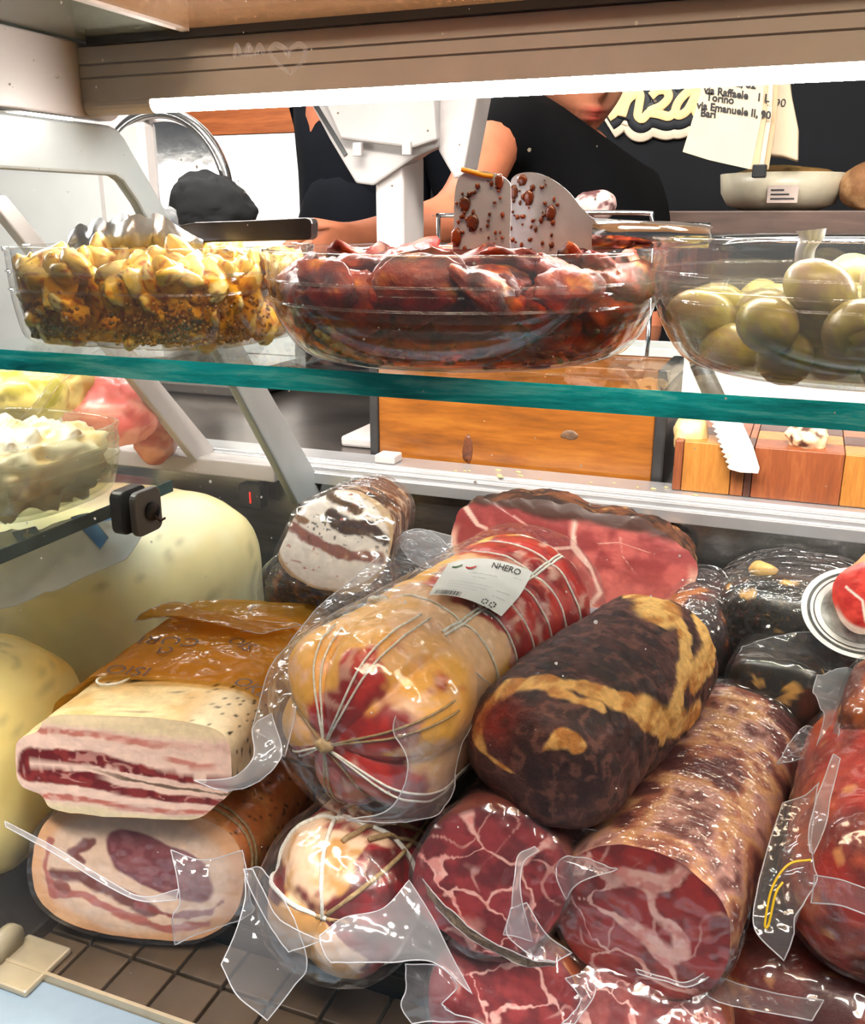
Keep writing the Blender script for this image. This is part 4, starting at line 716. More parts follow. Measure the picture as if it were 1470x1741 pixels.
sheet('bag_corner', [[(868, 1545, .635), (862, 1590, .632), (905, 1625, .632), (945, 1636, .636)], [(895, 1535, .635), (915, 1570, .63), (935, 1595, .632), (972, 1620, .64)]], M['flapclear'], c7, 9, .002, 50, 25)
sheet('net_edge', [[(716, 1490, .665), (760, 1540, .652), (820, 1590, .645), (900, 1628, .642), (944, 1636, .642)], [(712, 1505, .67), (752, 1556, .660), (815, 1606, .652), (890, 1640, .648), (942, 1642, .645)]], plain('bag_net', (150, 128, 106), .4, .0, .4, 300, .6, 300), c7, 8, .002, 60, 26)
A = U(856, 1706, .672); B = U(930, 1560, .83)
c8, L8 = coppa_obj('cut_coppa', A, B, .0545, .0465, 'cut coppa with large red lobes lying flat at the bottom edge, below the netted-edge bag', coppa(21, 8, (146, 44, 46), (110, 26, 30), (232, 176, 166), rot=-.3, w=.13, stretch=(.95, 1.2)), rcol([(.3, (150, 70, 40)), (.5, (206, 140, 80)), (.7, (150, 80, 60))], 26, 167), .12, 2.4, sh0=(.1, .3), roll=-.42, fs=13)
sheet('seal_flap', [[(688, 1640, .645), (690, 1680, .642), (682, 1710, .64), (700, 1741, .64)], [(735, 1640, .64), (745, 1670, .635), (740, 1700, .635), (770, 1738, .64)], [(760, 1650, .64), (778, 1680, .636), (752, 1712, .635), (830, 1745, .64)]], M['flapclear'], c8, 8, .003, 50, 27)
A = U(1098, 1762, .655); B = U(1160, 1620, .83)
c9, L9 = coppa_obj('cut_coppa', A, B, .0565, .047, 'cut coppa in wrinkled film at the bottom edge, below the stretch-wrapped one', coppa(31, 10, (150, 62, 58), (118, 38, 40), (232, 180, 170), rot=1.2, w=.12), rcol([(.3, (160, 80, 50)), (.5, (216, 150, 100)), (.7, (160, 90, 70))], 26, 169), .12, 2.3, sh0=(.1, .35), roll=-.15, fs=17, wr=(.004, 28))
sheet('film_ridge', [[(960, 1662, .66), (985, 1700, .65), (955, 1741, .645)], [(1010, 1650, .66), (1008, 1690, .648), (975, 1741, .642)]], M['flapclear'], c9, 8, .004, 60, 28)
# ---------------------------------------------------------------- red sausages at the right
def redc(seed, dark=(112, 26, 12), mid=(176, 44, 20), hi=(214, 96, 34), spec=.62):
    def f(u, v, lc):
        n = fbm(lc * 30, 4, seed); c = mix(lin(mid), lin(dark), sm(.4, .66, n)); c = mix(c, lin(hi), sm(.52, .68, fbm(lc * np.array([40, 40, 22]), 4, seed + 2)) * .75); d_ = vn(lc * 95, seed + 4); return mix(c, lin((232, 160, 96)), sm(spec + .18, spec + .26, d_) * .75)
    return f
A = U(1502, 1602, .60); B = U(1508, 1262, .80)
sa, LS = coppa_obj('spicy_salami', A, B, .066, .064, 'bright red spicy salami in a clear sealed bag at the right edge', None, redc(171, (120, 26, 14), (186, 44, 30), (220, 92, 44)), .22, 2.1, filmkey='film', fs=21, e0=.22, wr=(.003, 26))
sheet('seal_flap', [[(1330, 1366, .655), (1305, 1440, .64), (1286, 1520, .625), (1283, 1580, .61), (1332, 1634, .60)], [(1372, 1352, .655), (1350, 1430, .635), (1335, 1500, .62), (1330, 1570, .607), (1345, 1600, .60)], [(1392, 1330, .655), (1378, 1420, .63), (1382, 1470, .615), (1386, 1500, .607), (1350, 1560, .60)]], M['flapclear'], sa, 9, .002, 34, 31)
sheet('seal_flap', [[(1416, 1282, .66), (1390, 1350, .645), (1374, 1410, .63), (1376, 1448, .62)], [(1428, 1290, .655), (1412, 1350, .64), (1402, 1405, .625), (1382, 1452, .618)]], M['flap'], sa, 9, .0015, 40, 32)
string('yellow_tie', spline([U(1378, 1462, .612), U(1340, 1470, .607), U(1312, 1510, .604), U(1300, 1570, .600), U(1306, 1572, .600), U(1318, 1520, .602), U(1330, 1500, .604)], 8), .0008, plain('yellow_tie', (214, 176, 30), .4), sa)
sheet('clear_strip', [[(1384, 1488, .592), (1430, 1496, .572), (1475, 1512, .562)], [(1378, 1535, .592), (1430, 1540, .572), (1475, 1556, .562)]], M['flapclear'], sa, 9, .001, 40, 33)
A = U(1400, 1795, .64); B = U(1440, 1610, .80)
sa2, LS2 = coppa_obj('spicy_salami', A, B, .095, .050, 'dark red spicy salami lying flat in film in the bottom right corner', None, redc(181, (74, 14, 8), (116, 28, 12), (150, 60, 22), .66), .20, 2.3, fs=25, e0=.2, wr=(.0025, 24))
sheet('seal_flap', [[(1178, 1668, .66), (1215, 1700, .645), (1290, 1718, .635), (1380, 1735, .625)], [(1195, 1650, .67), (1260, 1672, .655), (1330, 1690, .645), (1400, 1700, .635)]], M['flapclear'], sa2, 9, .002, 34, 34)
A = U(1478, 1262, .715); B = U(1500, 1160, .80)
sa3, LS3 = coppa_obj('dark_salami_end', A, B, .028, .034, 'dark reddish brown salami end with orange spots behind the red salami', None, redc(191, (66, 18, 10), (110, 34, 16), (206, 104, 34), .60), .3, 2.0, nu=50, fs=29, e0=.35)
sheet('bag_mouth', [[(1388, 1150, .80), (1420, 1138, .81), (1475, 1145, .82)], [(1382, 1180, .78), (1425, 1185, .775), (1470, 1175, .78)], [(1400, 1215, .755), (1420, 1230, .75), (1440, 1200, .75)], [(1380, 1300, .73), (1400, 1290, .725), (1425, 1260, .72)]], M['flap'], sa3, 9, .004, 40, 35)
# ---------------------------------------------------------------- back row
A = U(565, 915, .905); B = U(640, 850, 1.045)
gu = thing('wrapped_guanciale', (A[0], A[1], A[2] - .03), 'peppered guanciale wedge in clear film on the back row, near the grey end frame', 'cured meat')
LG = Loft(A, B, .060, .044, lambda u: roundends(0, .25)(u) * (1 - .25 * u), 2.4, bumps(.004, 30, 201), sh0=(-.1, .55), roll=-.12, sect=lambda v: 1 - .26 * sm(.3, 1, np.cos(v - 2.6)) * 1.0)
LG.body('outside', M['dry'], gu, 60, 100, rcol([(.25, (58, 38, 30)), (.45, (150, 88, 44)), (.6, (220, 190, 160)), (.75, (110, 70, 50))], 34, 203))
def gface(x, y):
    n = fbm(P3(x * 5, y * 5), 4, 205); n1 = fbm(P3(x * 2.2, y * 2.2), 3, 206) - .5; c = np.broadcast_to(lin((240, 226, 214)), n.shape + (3,)).copy()
    for pts, w_, cc_ in (([(-.8, .08), (-.3, -.12), (.2, -.22), (.85, -.12)], .14, (146, 92, 82)), ([(-.75, .3), (-.5, .22)], .12, (140, 100, 70)), ([(-.1, .45), (.2, .3), (.55, .35), (.9, .2)], .17, (70, 46, 40)), ([(-.2, .8), (.3, .65)], .10, (96, 64, 40))): d, t = segd(x, y, pts); c = mix(c, lin(cc_), 1 - sm(w_ * .6, w_, d + n1 * .22 + (n - .5) * .12))
    c = mix(c, lin((40, 26, 20)), sm(.84, .9, vn(P3(x * 18, y * 18), 207)) * sm(.0, .4, y + .3) * .8); c = mix(c, lin((186, 70, 30)), sm(.90, .94, vn(P3(x * 12, y * 12), 208)) * .8); return mix(c, lin((196, 160, 120)), sm(.93, 1, np.hypot(x, y)))
LG.cap('cut_face', M['meat'], gu, gface, nr=60, nv=150)
LGf = Loft(A - LG.d * .002, B, .060, .044, lambda u: roundends(0, .25)(u) * (1 - .25 * u), 2.4, wrinkles(.005, 26, 211, .003), sh0=(-.1, .55), roll=-.12, sect=LG.sect); f = LGf.body('film', M['wrap'], gu, 60, 100, None); LGf.cap('film_front', M['film'], f, lambda x, y: cfill((255, 255, 255), x), nr=20, nv=100, bulge=.005)
A = U(520, 1040, .93); B = U(600, 975, 1.03)
dk = thing('wrapped_dark_meat', (A[0], A[1], -.452), 'dark crusted meat in clear film beneath the guanciale', 'cured meat')
LD = Loft(A, B, .060, .048, roundends(.25, .25), 2.4, bumps(.004, 26, 221)); LD.body('crust', M['dry'], dk, 60, 90, rcol([(.3, (44, 34, 34)), (.5, (74, 56, 50)), (.66, (150, 90, 56)), (.8, (60, 44, 40))], 28, 222))
Loft(A, B, .064, .052, roundends(.22, .22), 2.4, wrinkles(.005, 22, 223, .002)).body('film', M['wrap'], dk, 60, 90, None)
sheet('film_tail', [[(424, 1035, .90), (440, 1050, .90), (470, 1052, .90)], [(430, 1028, .91), (455, 1040, .91), (480, 1035, .91)]], M['flap'], dk, 8, .002, 40, 41)
# ham end, cut across: two lobes
A = U(968, 945, .985); B = U(985, 915, 1.10)
sp2 = thing('cut_speck', (A[0], A[1], A[2] - .045), 'dark crusted speck showing a wide red two-lobed cut face, back row', 'cured meat')
def sect2(v): return 1 - .13 * np.exp(-(((v - 1.50 + math.pi) % (2 * math.pi) - math.pi) / .10) ** 2) - .05 * np.exp(-(((v - 4.6 + math.pi) % (2 * math.pi) - math.pi) / .3) ** 2)
LK = Loft(A, B, .128, .052, roundends(0, .45), 2.5, lambda u, v, q: .008 * (fbm(q * 36, 4, 231) - .4) * 2 * sm(-.2, .4, np.sin(v)) + .005 * (ridge(q * 50, 3, 232) - .5) * sm(0, .5, np.sin(v)), sh0=(.0, .10), roll=-.10, sect=sect2)
def skc(u, v, lc): n = fbm(lc * 50, 5, 233); c = mix(lin((44, 26, 20)), lin((110, 62, 36)), sm(.45, .65, n)); c = mix(c, lin((206, 150, 84)), sm(.62, .74, fbm(lc * 70, 4, 234)) * .7); return mix(c, lin((222, 160, 130)), sm(.1, -.3, np.sin(v)) * .8)
LK.body('crust', M['dry'], sp2, 70, 200, skc)
def skf(x, y):
    ax = x * 2.4; n = fbm(P3(ax * 3, y * 3), 4, 235); n1 = fbm(P3(ax * 1.6, y * 1.6), 3, 236) - .5; c = mix(lin((190, 92, 86)), lin((146, 58, 58)), sm(.35, .68, n + .25 * (ax < -.1) * sm(.6, -.6, -y)))
    c = mix(c, lin((206, 116, 106)), sm(.2, -.8, y) * .5)
    for pts, w_, a_ in (([(-.05, .9), (.0, .45), (.06, .2), (.45, -.15), (.7, -.6), (.5, -1)], .075, .95), ([(.06, .2), (-.5, .05), (-1.2, .0), (-1.9, .05)], .035, .8), ([(-2.2, .6), (-1.9, .3), (-1.7, .25)], .07, .9), ([(.9, .55), (1.0, .2), (1.3, -.1)], .02, .6), ([(.5, .35), (.9, .45), (1.5, .35)], .018, .5), ([(-1.2, .6), (-.8, .4), (-.4, .5)], .02, .4)): d, t = segd(ax, y, pts); c = mix(c, lin((240, 196, 180)), (1 - sm(w_ * .5, w_, d + n1 * .08)) * a_)
    r = np.hypot(x, y); c = mix(c, lin((232, 178, 156)), sm(.93, .98, r) * sm(.3, -.1, y)); return mix(c, lin((70, 36, 26)), sm(.66, .80, y + n1 * .35) )
LK.cap('cut_face', M['meat'], sp2, skf, nr=90, nv=200, bulge=.004)
ls = thing('plastic_liner', U(1080, 1040, .97), 'pale lilac plastic sheet under the speck', 'plastic sheet'); sheet('sheet', [[(960, 990, 1.03), (1060, 1004, 1.02), (1166, 1012, 1.0)], [(980, 1030, .99), (1060, 1040, .97), (1150, 1050, .955)], [(985, 1070, .95), (1060, 1075, .94), (1130, 1085, .93)]], M['liner'], ls, 9, .002, 30, 42)
ls = thing('plastic_liner', U(1230, 1150, .95), 'bluish clear plastic sheet beside the dark wrapped meat behind the bresaola', 'plastic sheet'); sheet('sheet', [[(1180, 1090, .99), (1225, 1085, 1.0), (1262, 1090, 1.0)], [(1185, 1140, .95), (1220, 1140, .95), (1252, 1150, .955)], [(1180, 1195, .91), (1215, 1200, .905), (1238, 1190, .91)]], M['liner'], ls, 9, .001, 30, 43)
A = U(1178, 1120, .915); B = U(1190, 1020, 1.03)
d2 = thing('wrapped_dark_meat', (A[0], A[1], A[2] - .05), 'dark purple meat in crinkled film, right behind the bresaola', 'cured meat')
Ld = Loft(A, B, .036, .050, roundends(.3, .25), 2.3, bumps(.004, 28, 241)); Ld.body('crust', M['dry'], d2, 60, 80, rcol([(.3, (66, 52, 52)), (.5, (92, 72, 68)), (.62, (110, 44, 40)), (.76, (196, 120, 60))], 26, 242)); Loft(A, B, .039, .053, roundends(.25, .22), 2.4, wrinkles(.004, 26, 243, .0015)).body('film', M['wrap'], d2, 60, 80, None)
# black coated packs on the right, one on the other
M['blackcoat'] = vmat('black_crust', .3, .5, .3, 140, .3, 80)
def blk(seed):
    def f(u, v, lc): n = fbm(lc * 24, 4, seed); c = mix(lin((30, 30, 27)), lin((58, 50, 42)), sm(.4, .7, n)); return mix(c, lin((222, 168, 88)), sm(.86, .90, vn(lc * 75, seed + 3)))
    return f
A = U(1345, 1078, .875); B = U(1380, 1000, 1.0)
k1 = thing('black_crusted_meat', (A[0], A[1], A[2] - .045), 'black crusted meat in a slack clear bag with a round white label, right back row', 'cured meat')
Lk = Loft(A, B, .078, .042, roundends(.25, .3), 2.6, bumps(.003, 24, 251)); Lk.body('crust', M['blackcoat'], k1, 60, 100, blk(252)); Loft(A - Lk.d * .006, B, .084, .046, roundends(.2, .25), 2.6, wrinkles(.007, 17, 253, .0015)).body('bag', M['wrap'], k1, 80, 110, None)
V, Fc, _ = blob(31, (.013, .006, .009), .25, 1.5, 12, 16); mobj('garlic_slice', V + Lk.ev(.28, 1.95, .004), Fc, plain('garlic', (228, 184, 110), .4, 0, .2, 60), k1)
sheet('bag_skirt', [[(1262, 1100, .865), (1310, 1085, .85), (1370, 1075, .84), (1450, 1085, .83)], [(1252, 1118, .86), (1320, 1125, .84), (1380, 1135, .83), (1470, 1150, .82)]], M['flapclear'], k1, 9, .004, 34, 44)
lc0 = U(1462, 1042, .815); ea = np.array([cy, sy, 0]); eb = np.array([-.25, .45, .72]); eb /= np.linalg.norm(eb); nrm = np.cross(ea, eb)
def disc(name, r0, r1, mat, off, parent):
    a = np.linspace(0, 2 * math.pi, 64, endpoint=False); V = np.concatenate([lc0 - nrm * -off + r_ * (np.cos(a)[:, None] * ea * 1.25 + np.sin(a)[:, None] * eb) for r_ in (r0, r1)]); return mobj(name, V, gridf(2, 64, True), mat, parent)
lb2 = disc('round_label', .0005, .0405, M['paper'], .0, k1); disc('label_ring', .0345, .0365, M['black'], .0006, lb2); disc('label_ring', .0315, .0322, M['black'], .0006, lb2); disc('label_print', .012, .027, plain('label_dark', (70, 70, 66), .5, 0, .8, 60, rgb2=(220, 220, 216)), .0006, lb2)
A = U(1312, 1190, .815); B = U(1340, 1120, .93)
k2 = thing('black_crusted_meat', (A[0], A[1], A[2] - .035), 'flat black crusted meat in tight film, under the slack bag', 'cured meat'); Lk2 = Loft(A, B, .040, .034, roundends(.15, .2, 3), 3.6, bumps(.002, 26, 261)); Lk2.body('crust', M['blackcoat'], k2, 50, 90, blk(263)); Loft(A - Lk2.d * .002, B, .042, .036, roundends(.15, .2, 3), 3.6, wrinkles(.002, 24, 264, .001)).body('film', M['film'], k2, 50, 90, None)
sheet('film_corner', [[(1340, 1265, .76), (1370, 1235, .77), (1400, 1250, .765)], [(1320, 1300, .75), (1365, 1290, .745), (1395, 1290, .75)]], M['flapclear'], k2, 9, .003, 50, 45)
A = U(1480, 1015, .79); B = U(1530, 965, .86)
rh = thing('cut_ham_piece', (A[0], A[1], A[2] - .03), 'bright red cut ham piece resting on the round white label', 'cured meat'); Lr = Loft(A, B, .030, .028, roundends(0, .3), 2.3, bumps(.002, 40, 271), sh0=(.2, .3), roll=.55)
Lr.body('outside', M['rind'], rh, 40, 80, rcol([(.4, (196, 70, 40)), (.6, (232, 170, 120))], 40, 272)); Lr.cap('cut_face', M['meat'], rh, lambda x, y: mix(mix(lin((222, 70, 58)), lin((190, 44, 40)), sm(.35, .7, fbm(P3(x * 3, y * 3), 3, 273))), lin((244, 216, 204)), np.maximum(sm(.80, .95, np.hypot(x, y)) * sm(.2, -.3, y), 1 - sm(.02, .05, segd(x, y, [(-.5, .5), (-.2, 0), (-.3, -.6)])[0]))), nr=50, nv=100)
# ================================================================ next case: cheeses and dishes behind the end pane
def block(name, c, half, label, cat, mat, colf, n=3.2, amp=.006, seed=1, rot=0, fq=22):
    u = np.linspace(0, math.pi, 44); v = np.linspace(0, 2 * math.pi, 64, endpoint=False); Uu, Vv = np.meshgrid(u, v, indexing='ij'); s = lambda t: np.sign(t) * np.abs(t) ** (2 / n)
    Dd = P3(s(np.sin(Uu)) * s(np.cos(Vv)), s(np.sin(Uu)) * s(np.sin(Vv)), s(np.cos(Uu))); X = Dd * np.array(half); X = X + Dd * (amp * (fbm(X * fq, 4, seed) - .5) * 2)[..., None]; cr, sr = math.cos(rot), math.sin(rot); Y = np.stack([X[..., 0] * cr - X[..., 1] * sr, X[..., 0] * sr + X[..., 1] * cr, X[..., 2]], -1)
    return mobj(name, (Y + np.array(c)).reshape(-1, 3), gridf(44, 64, True)[:, ::-1], mat, col=colf(X), label=label, cat=cat)
M['cheese'] = vmat('cheese', .5, .1, .15, 60, .08, 30, sss=.1)
chc = lambda a, b, s_: (lambda X: mix(mix(lin(a), lin(b), sm(.35, .65, fbm(X * 16, 4, s_))), lin((150, 140, 100)), sm(.79, .82, vn(X * 170, s_ + 2)) * .4))
block('cheese_block', (-.735, .845, -.437), (.155, .135, .125), 'big pale yellow cheese block behind the end pane, beside the frame', 'cheese', M['cheese'], chc((255, 246, 212), (255, 236, 178), 301), 3.4, .004, 1)
block('cheese_block', (-.70, .565, -.475), (.115, .095, .105), 'deep yellow cheese block behind the end pane, beside the pancetta', 'cheese', M['cheese'], chc((255, 230, 150), (246, 204, 96), 305), 2.8, .006, 2)
bg_ = thing('plastic_cheese_bag', U(60, 960, .86), 'white and blue plastic bag lying on the deep yellow cheese', 'bag'); M['bagblue'] = film('printed_bag', (235, 240, 250), .9, .2, .4, 30, 1.5, .05, milkcol=(226, 236, 250))
sheet('bag_sheet', [[(-60, 900, .95), (60, 905, .92), (140, 880, .95), (235, 880, 1.0)], [(-60, 980, .86), (60, 960, .86), (150, 930, .90), (240, 910, .97)], [(-60, 1050, .82), (50, 1020, .83), (130, 990, .86), (215, 950, .92)]], M['bagblue'], bg_, 9, .006, 26, 51)
for r_ in ([[(20, 905, .915), (60, 895, .925)], [(35, 930, .885), (75, 915, .90)]], [[(120, 880, .94), (150, 872, .95)], [(170, 935, .90), (185, 915, .915)]], [[(150, 880, .94), (225, 868, .98)], [(155, 890, .93), (228, 878, .97)]]): sheet('blue_print', r_, plain('blue_ink', (70, 150, 226), .4), bg_, 8, .001, 30, 52)
# salad dish on the neighbouring shelf
BN = (-.703, .665, .100, .090, .066)
tn, insn, sxn, syn = bowl('glass_dish', *BN, .78, 'glass dish of pale chopped salad in the next case', n=3.2, z0=-.26, mat=film('green_bowl_glass', (250, 250, 240), .10, .03, .2, 14, 1.5, .02, milkcol=(236, 230, 196))); tn['group'] = 'glass dishes'
def sal(X): n = fbm(X * 40, 4, 311); return mix(mix(lin((244, 236, 206)), lin((236, 200, 120)), sm(.45, .7, n)), lin((150, 96, 40)), sm(.66, .76, fbm(X * 60, 3, 312)) * .7)
block('chopped_salad', (BN[0], BN[1], -.225), (.086, .080, .034), 'cream and yellow chopped salad filling the dish in the next case', 'salad', M['onion'], sal, 3, .016, 313, fq=70)
u_ = spline([(-.69, .66, -.20), (-.665, .68, -.17), (-.645, .70, -.14), (-.62, .76, -.115)], 8); nsp = thing('clear_ladle', (-.70, .61, -.2), 'curved clear plastic ladle handle rising from the salad dish', 'ladle'); MB().tube(u_, .0042, 8).build('handle', M['bowlglass'], nsp, smooth=True)
V, Fc, _ = blob(33, (.020, .014, .008), .1, 1, 10, 14); mobj('scoop', V + np.array((-.69, .655, -.205)), Fc, M['bowlglass'], nsp)
# pieces further along
def pk(lo, hi, s_): return lambda X: mix(lin(lo), lin(hi), sm(.4, .62, fbm(X * np.array([20, 60, 60]), 4, s_)))
block('pink_ham_end', U(190, 705, 1.15), (.055, .05, .045), 'pink ham end standing in the next case beyond the salad dish', 'cured meat', M['meat'], pk((236, 150, 130), (214, 96, 84), 321), 2.2, .012, 5, .5)
block('pink_ham_end', U(265, 742, 1.22), (.030, .03, .035), 'small orange-pink ham end under the white sloping frame', 'cured meat', M['meat'], pk((226, 150, 110), (196, 96, 60), 325), 2.2, .012, 6, .5)
block('artichoke_heart', U(45, 672, 1.05), (.040, .035, .035), 'yellow green artichoke heart by the left picture edge', 'vegetable', M['onion'], pk((250, 226, 130), (186, 170, 60), 331), 2.2, .016, 7)
block('artichoke_heart', U(122, 662, 1.12), (.032, .03, .036), 'bright yellow artichoke heart beside the pink ham end', 'vegetable', M['onion'], pk((252, 224, 140), (226, 170, 70), 335), 2.2, .016, 8)
b = MB().prism([U(40, 735, 1.10), U(130, 700, 1.12), U(172, 735, 1.12), U(60, 770, 1.08)], (0, 0, .004)); b.build('white_tray', M['paper'], label='white foam tray edge behind the salad dish', cat='tray')
struct_ = MB().box((-2.2, .50, -.345), (-.9, 1.0, -.335)); struct_.build('neighbour_tray', M['steel'], label='steel tray floor of the next case', cat='tray')
# ================================================================ back counter
ct = thing('back_counter', (-.2, 1.4, FL), 'dark steel work counter behind the display case', 'counter')
MB().box((-2.2, 1.076, -.325), (1.3, 1.62, -.300)).build('worktop', M['darksteel'], ct, bev=.002); MB().box((-2.15, 1.12, FL), (1.25, 1.58, -.325)).build('cabinet', M['black'], ct)
wb = thing('wooden_box', (-.30, 1.12, -.300), 'stained pine box with black ends standing on the steel rail', 'box')
M['pine'] = wood('stained_pine', (88, 46, 8), (128, 72, 16), (152, 94, 30), (.7, 4, 5), 7, .4, .3)
x0, x1 = ony(645, 790, 1.085)[0], ony(1105, 830, 1.085)[0]; zt = -.165
MB().box((x0, 1.085, -.298), (x1, 1.10, zt)).build('front_board', M['pine'], wb, bev=.0015); MB().box((x0, 1.185, -.298), (x1, 1.20, zt)).build('rear_board', M['pine'], wb, bev=.0015)
for a, b_ in ((x0 - .012, x0), (x1, x1 + .014)): MB().box((a, 1.081, -.300), (b_, 1.204, zt + .002)).build('black_end', plain('worn_black', (36, 34, 33), .55, 0, .5, 30, .3, 60), wb, bev=.003)
MB().box((x0, 1.10, -.298), (x1, 1.185, -.286)).build('bottom', M['pine'], wb)
for (px, py, s_, cc_) in ((795, 765, (.007, .0012, .019), (96, 48, 18)), (968, 740, (.011, .0012, .006), (90, 64, 44))): V, Fc, _ = blob(35, s_, .25, 1.5, 10, 14); mobj('knot', V + ony(px, py, 1.0852), Fc, plain('wood_knot', cc_, .5, 0, .4, 90), wb)
# butcher block
bb = thing('butcher_block', (.08, 1.13, -.300), 'thick butcher block of brown and amber wood squares on the counter', 'cutting board')
bx0 = ony(1140, 840, 1.045)[0]; cols = [((168, 92, 40), (196, 120, 56)), ((206, 132, 50), (226, 156, 70)), ((150, 78, 40), (176, 100, 54)), ((86, 42, 24), (106, 54, 32)), ((160, 80, 36), (184, 104, 52))]
mats = [wood('block_wood', tuple(int(q * .66) for q in a), tuple(int(q * .78) for q in a), tuple(int(q * .78) for q in b_), (5, 5, .6), 16, .5, .15) for a, b_ in cols]
bz0, bz1 = -.2915, -.2345; wds = [.010, .052, .014, .008, .090, .050, .06, .04, .05, .06]
for r in range(4):
    xx = bx0
    for k, wd in enumerate(wds):
        order = [2, 1, 0, 3, 4, 1, 2, 0, 3, 4]; MB().box((xx + .0003, 1.045 + r * .045 + .0003, bz0), (xx + wd - .0003, 1.09 + r * .045 - .0003, bz1 - .0004 * ((k + r) % 3))).build('wood_block', mats[(order[k] + (r * 2 if r else 0)) % 5], bb, bev=.0012); xx += wd
kn = thing('bread_knife', ony(1250, 750, 1.03), 'serrated knife blade hanging over the front edge of the butcher block', 'knife')
kp = [(1200, 690), (1242, 690), (1262, 720), (1280, 760), (1291, 796), (1288, 805), (1258, 803), (1240, 798)]; left = [(1240, 798), (1200, 690)]
pts = kp + [(1240 - 40 * t + (3 if i % 2 else -3), 798 - 108 * t) for i, t in enumerate(np.linspace(.04, .96, 24))]
MB().prism([ony(px, py, 1.03 + (798 - py) * .0003) for px, py in pts], (0, .0015, 0)).build('blade', plain('dull_blade', (120, 114, 108), .35, .9, .3, 30), kn); MB().tube([ony(1222, 692, 1.062), ony(1190, 620, 1.09), ony(1180, 570, 1.12)], .011, 10).build('handle', M['black'], kn, smooth=True)
M['crumple'] = vmat('wrinkled_skin', .5, .2, .6, 200, .3, 120)
o_ = block('salami_end', ony(1368, 745, 1.075), (.030, .022, .020), 'small wrinkled salami end lying on the butcher block', 'cured meat', M['crumple'], lambda X: mix(lin((84, 56, 46)), lin((226, 190, 150)), sm(.5, .66, ridge(X * 60, 3, 341))), 2, .02, 343)
block('cheese_rind', ony(1172, 738, 1.075), (.020, .02, .022), 'pale cheese rind piece at the end of the butcher block', 'cheese', M['cheese'], chc((236, 206, 150), (206, 160, 90), 345), 2.4, .008, 344, .4)
# crumbs of bread on the rail
cr_ = MB(); cm = blob(41, (.004, .002, .0012), .4, 2, 5, 7)
for k in range(16): cr_.add(cm[0] * rng.uniform(.4, 1.1) + np.array([rng.uniform(-.38, -.06), 1.03 + rng.uniform(-.004, .03), ZR + .0008]), cm[1])
cr_.build('bread_crumbs', plain('crumbs', (222, 190, 120), .6), smooth=True, label='pale crumbs scattered along the aluminium rail', cat='crumbs', kind='stuff')
# scale display seen from behind
ms = thing('scale_display', ony(690, 420, 1.16), 'grey plastic back of a scale display on a square post behind the tomatoes', 'scale')
yd = 1.16; q = [(504, 150), (742, 148), (812, 152), (800, 268), (722, 282), (690, 275), (632, 318), (603, 312), (590, 290)]
MB().prism([ony(px, py, yd) for px, py in [(508, 140), (560, 238), (604, 312), (634, 316), (705, 268), (742, 252), (744, 140)]], (0, .06, .01)).build('back_shell', M['greyplastic'], ms, bev=.003)
MB().prism([ony(px, py, yd - .012) for px, py in [(536, 140), (578, 236), (700, 252), (742, 238), (735, 140)]], (0, .014, 0)).build('rear_panel', M['greyplastic'], ms, bev=.003)
MB().prism([ony(px, py, yd + .01) for px, py in [(742, 140), (744, 256), (772, 305), (786, 300), (812, 160), (812, 140)]], (0, .06, .01)).build('side_shell', plain('shade_grey_plastic', (170, 163, 160), .45), ms, bev=.003)
for px, py in ((606, 248), (690, 246)): MB().box(ony(px, py, yd - .016) + (-.006, 0, -.012), ony(px, py, yd - .016) + (.006, .006, .004)).build('clip', M['greyplastic'], ms, bev=.001)
MB().prism([ony(px, py, yd - .002) for px, py in [(516, 152), (524, 152), (590, 262), (584, 266)]], (0, .002, 0)).build('slot', M['black'], ms)
p0, p1 = ony(636, 262, yd + .01), ony(684, 262, yd + .01); MB().box((p0[0], yd + .01, -.298), (p1[0], yd + .085, p0[2])).build('post', M['white'], ms, bev=.004); MB().box((p0[0] - .04, yd - .03, -.300), (p1[0] + .05, yd + .12, -.285)).build('foot', M['white'], ms, bev=.004)
# steel frame and little plate between the tongs and the worker
fr = thing('steel_frame', ony(1040, 365, 1.3), 'thin steel tube frame behind the serving tongs', 'frame'); MB().tube(spline([ony(742, 366, 1.25), ony(880, 366, 1.25), ony(975, 362, 1.25), ony(1095, 362, 1.25), ony(1108, 370, 1.25), ony(1112, 420, 1.25)], 8), .003, 8).build('tube', M['chrome'], fr, smooth=True)
for px in (745, 1112): MB().tube([ony(px, 366 if px < 800 else 420, 1.25), np.array([ony(px, 420, 1.25)[0], 1.25, -.300])], .003, 8).build('leg', M['chrome'], fr, smooth=True)
block('pink_speckled_meat', ony(1010, 350, 1.3), (.028, .02, .02), 'pale pink speckled meat piece on the steel frame', 'meat', M['crumple'], lambda X: mix(lin((214, 180, 172)), lin((90, 50, 50)), sm(.5, .66, fbm(X * 70, 3, 351))), 2.2, .008, 353)
wp = MB().box((ony(1040, 560, 1.3)[0], 1.28, -.298), (ony(1560, 560, 1.3)[0], 1.36, -.165)); wp.build('paper_stack', M['paper'], label='white wrapping paper stack behind the olive bowl, widened to brighten it', cat='paper', bev=.002)  # stack stretched wide so the olive bowl shows bright against it
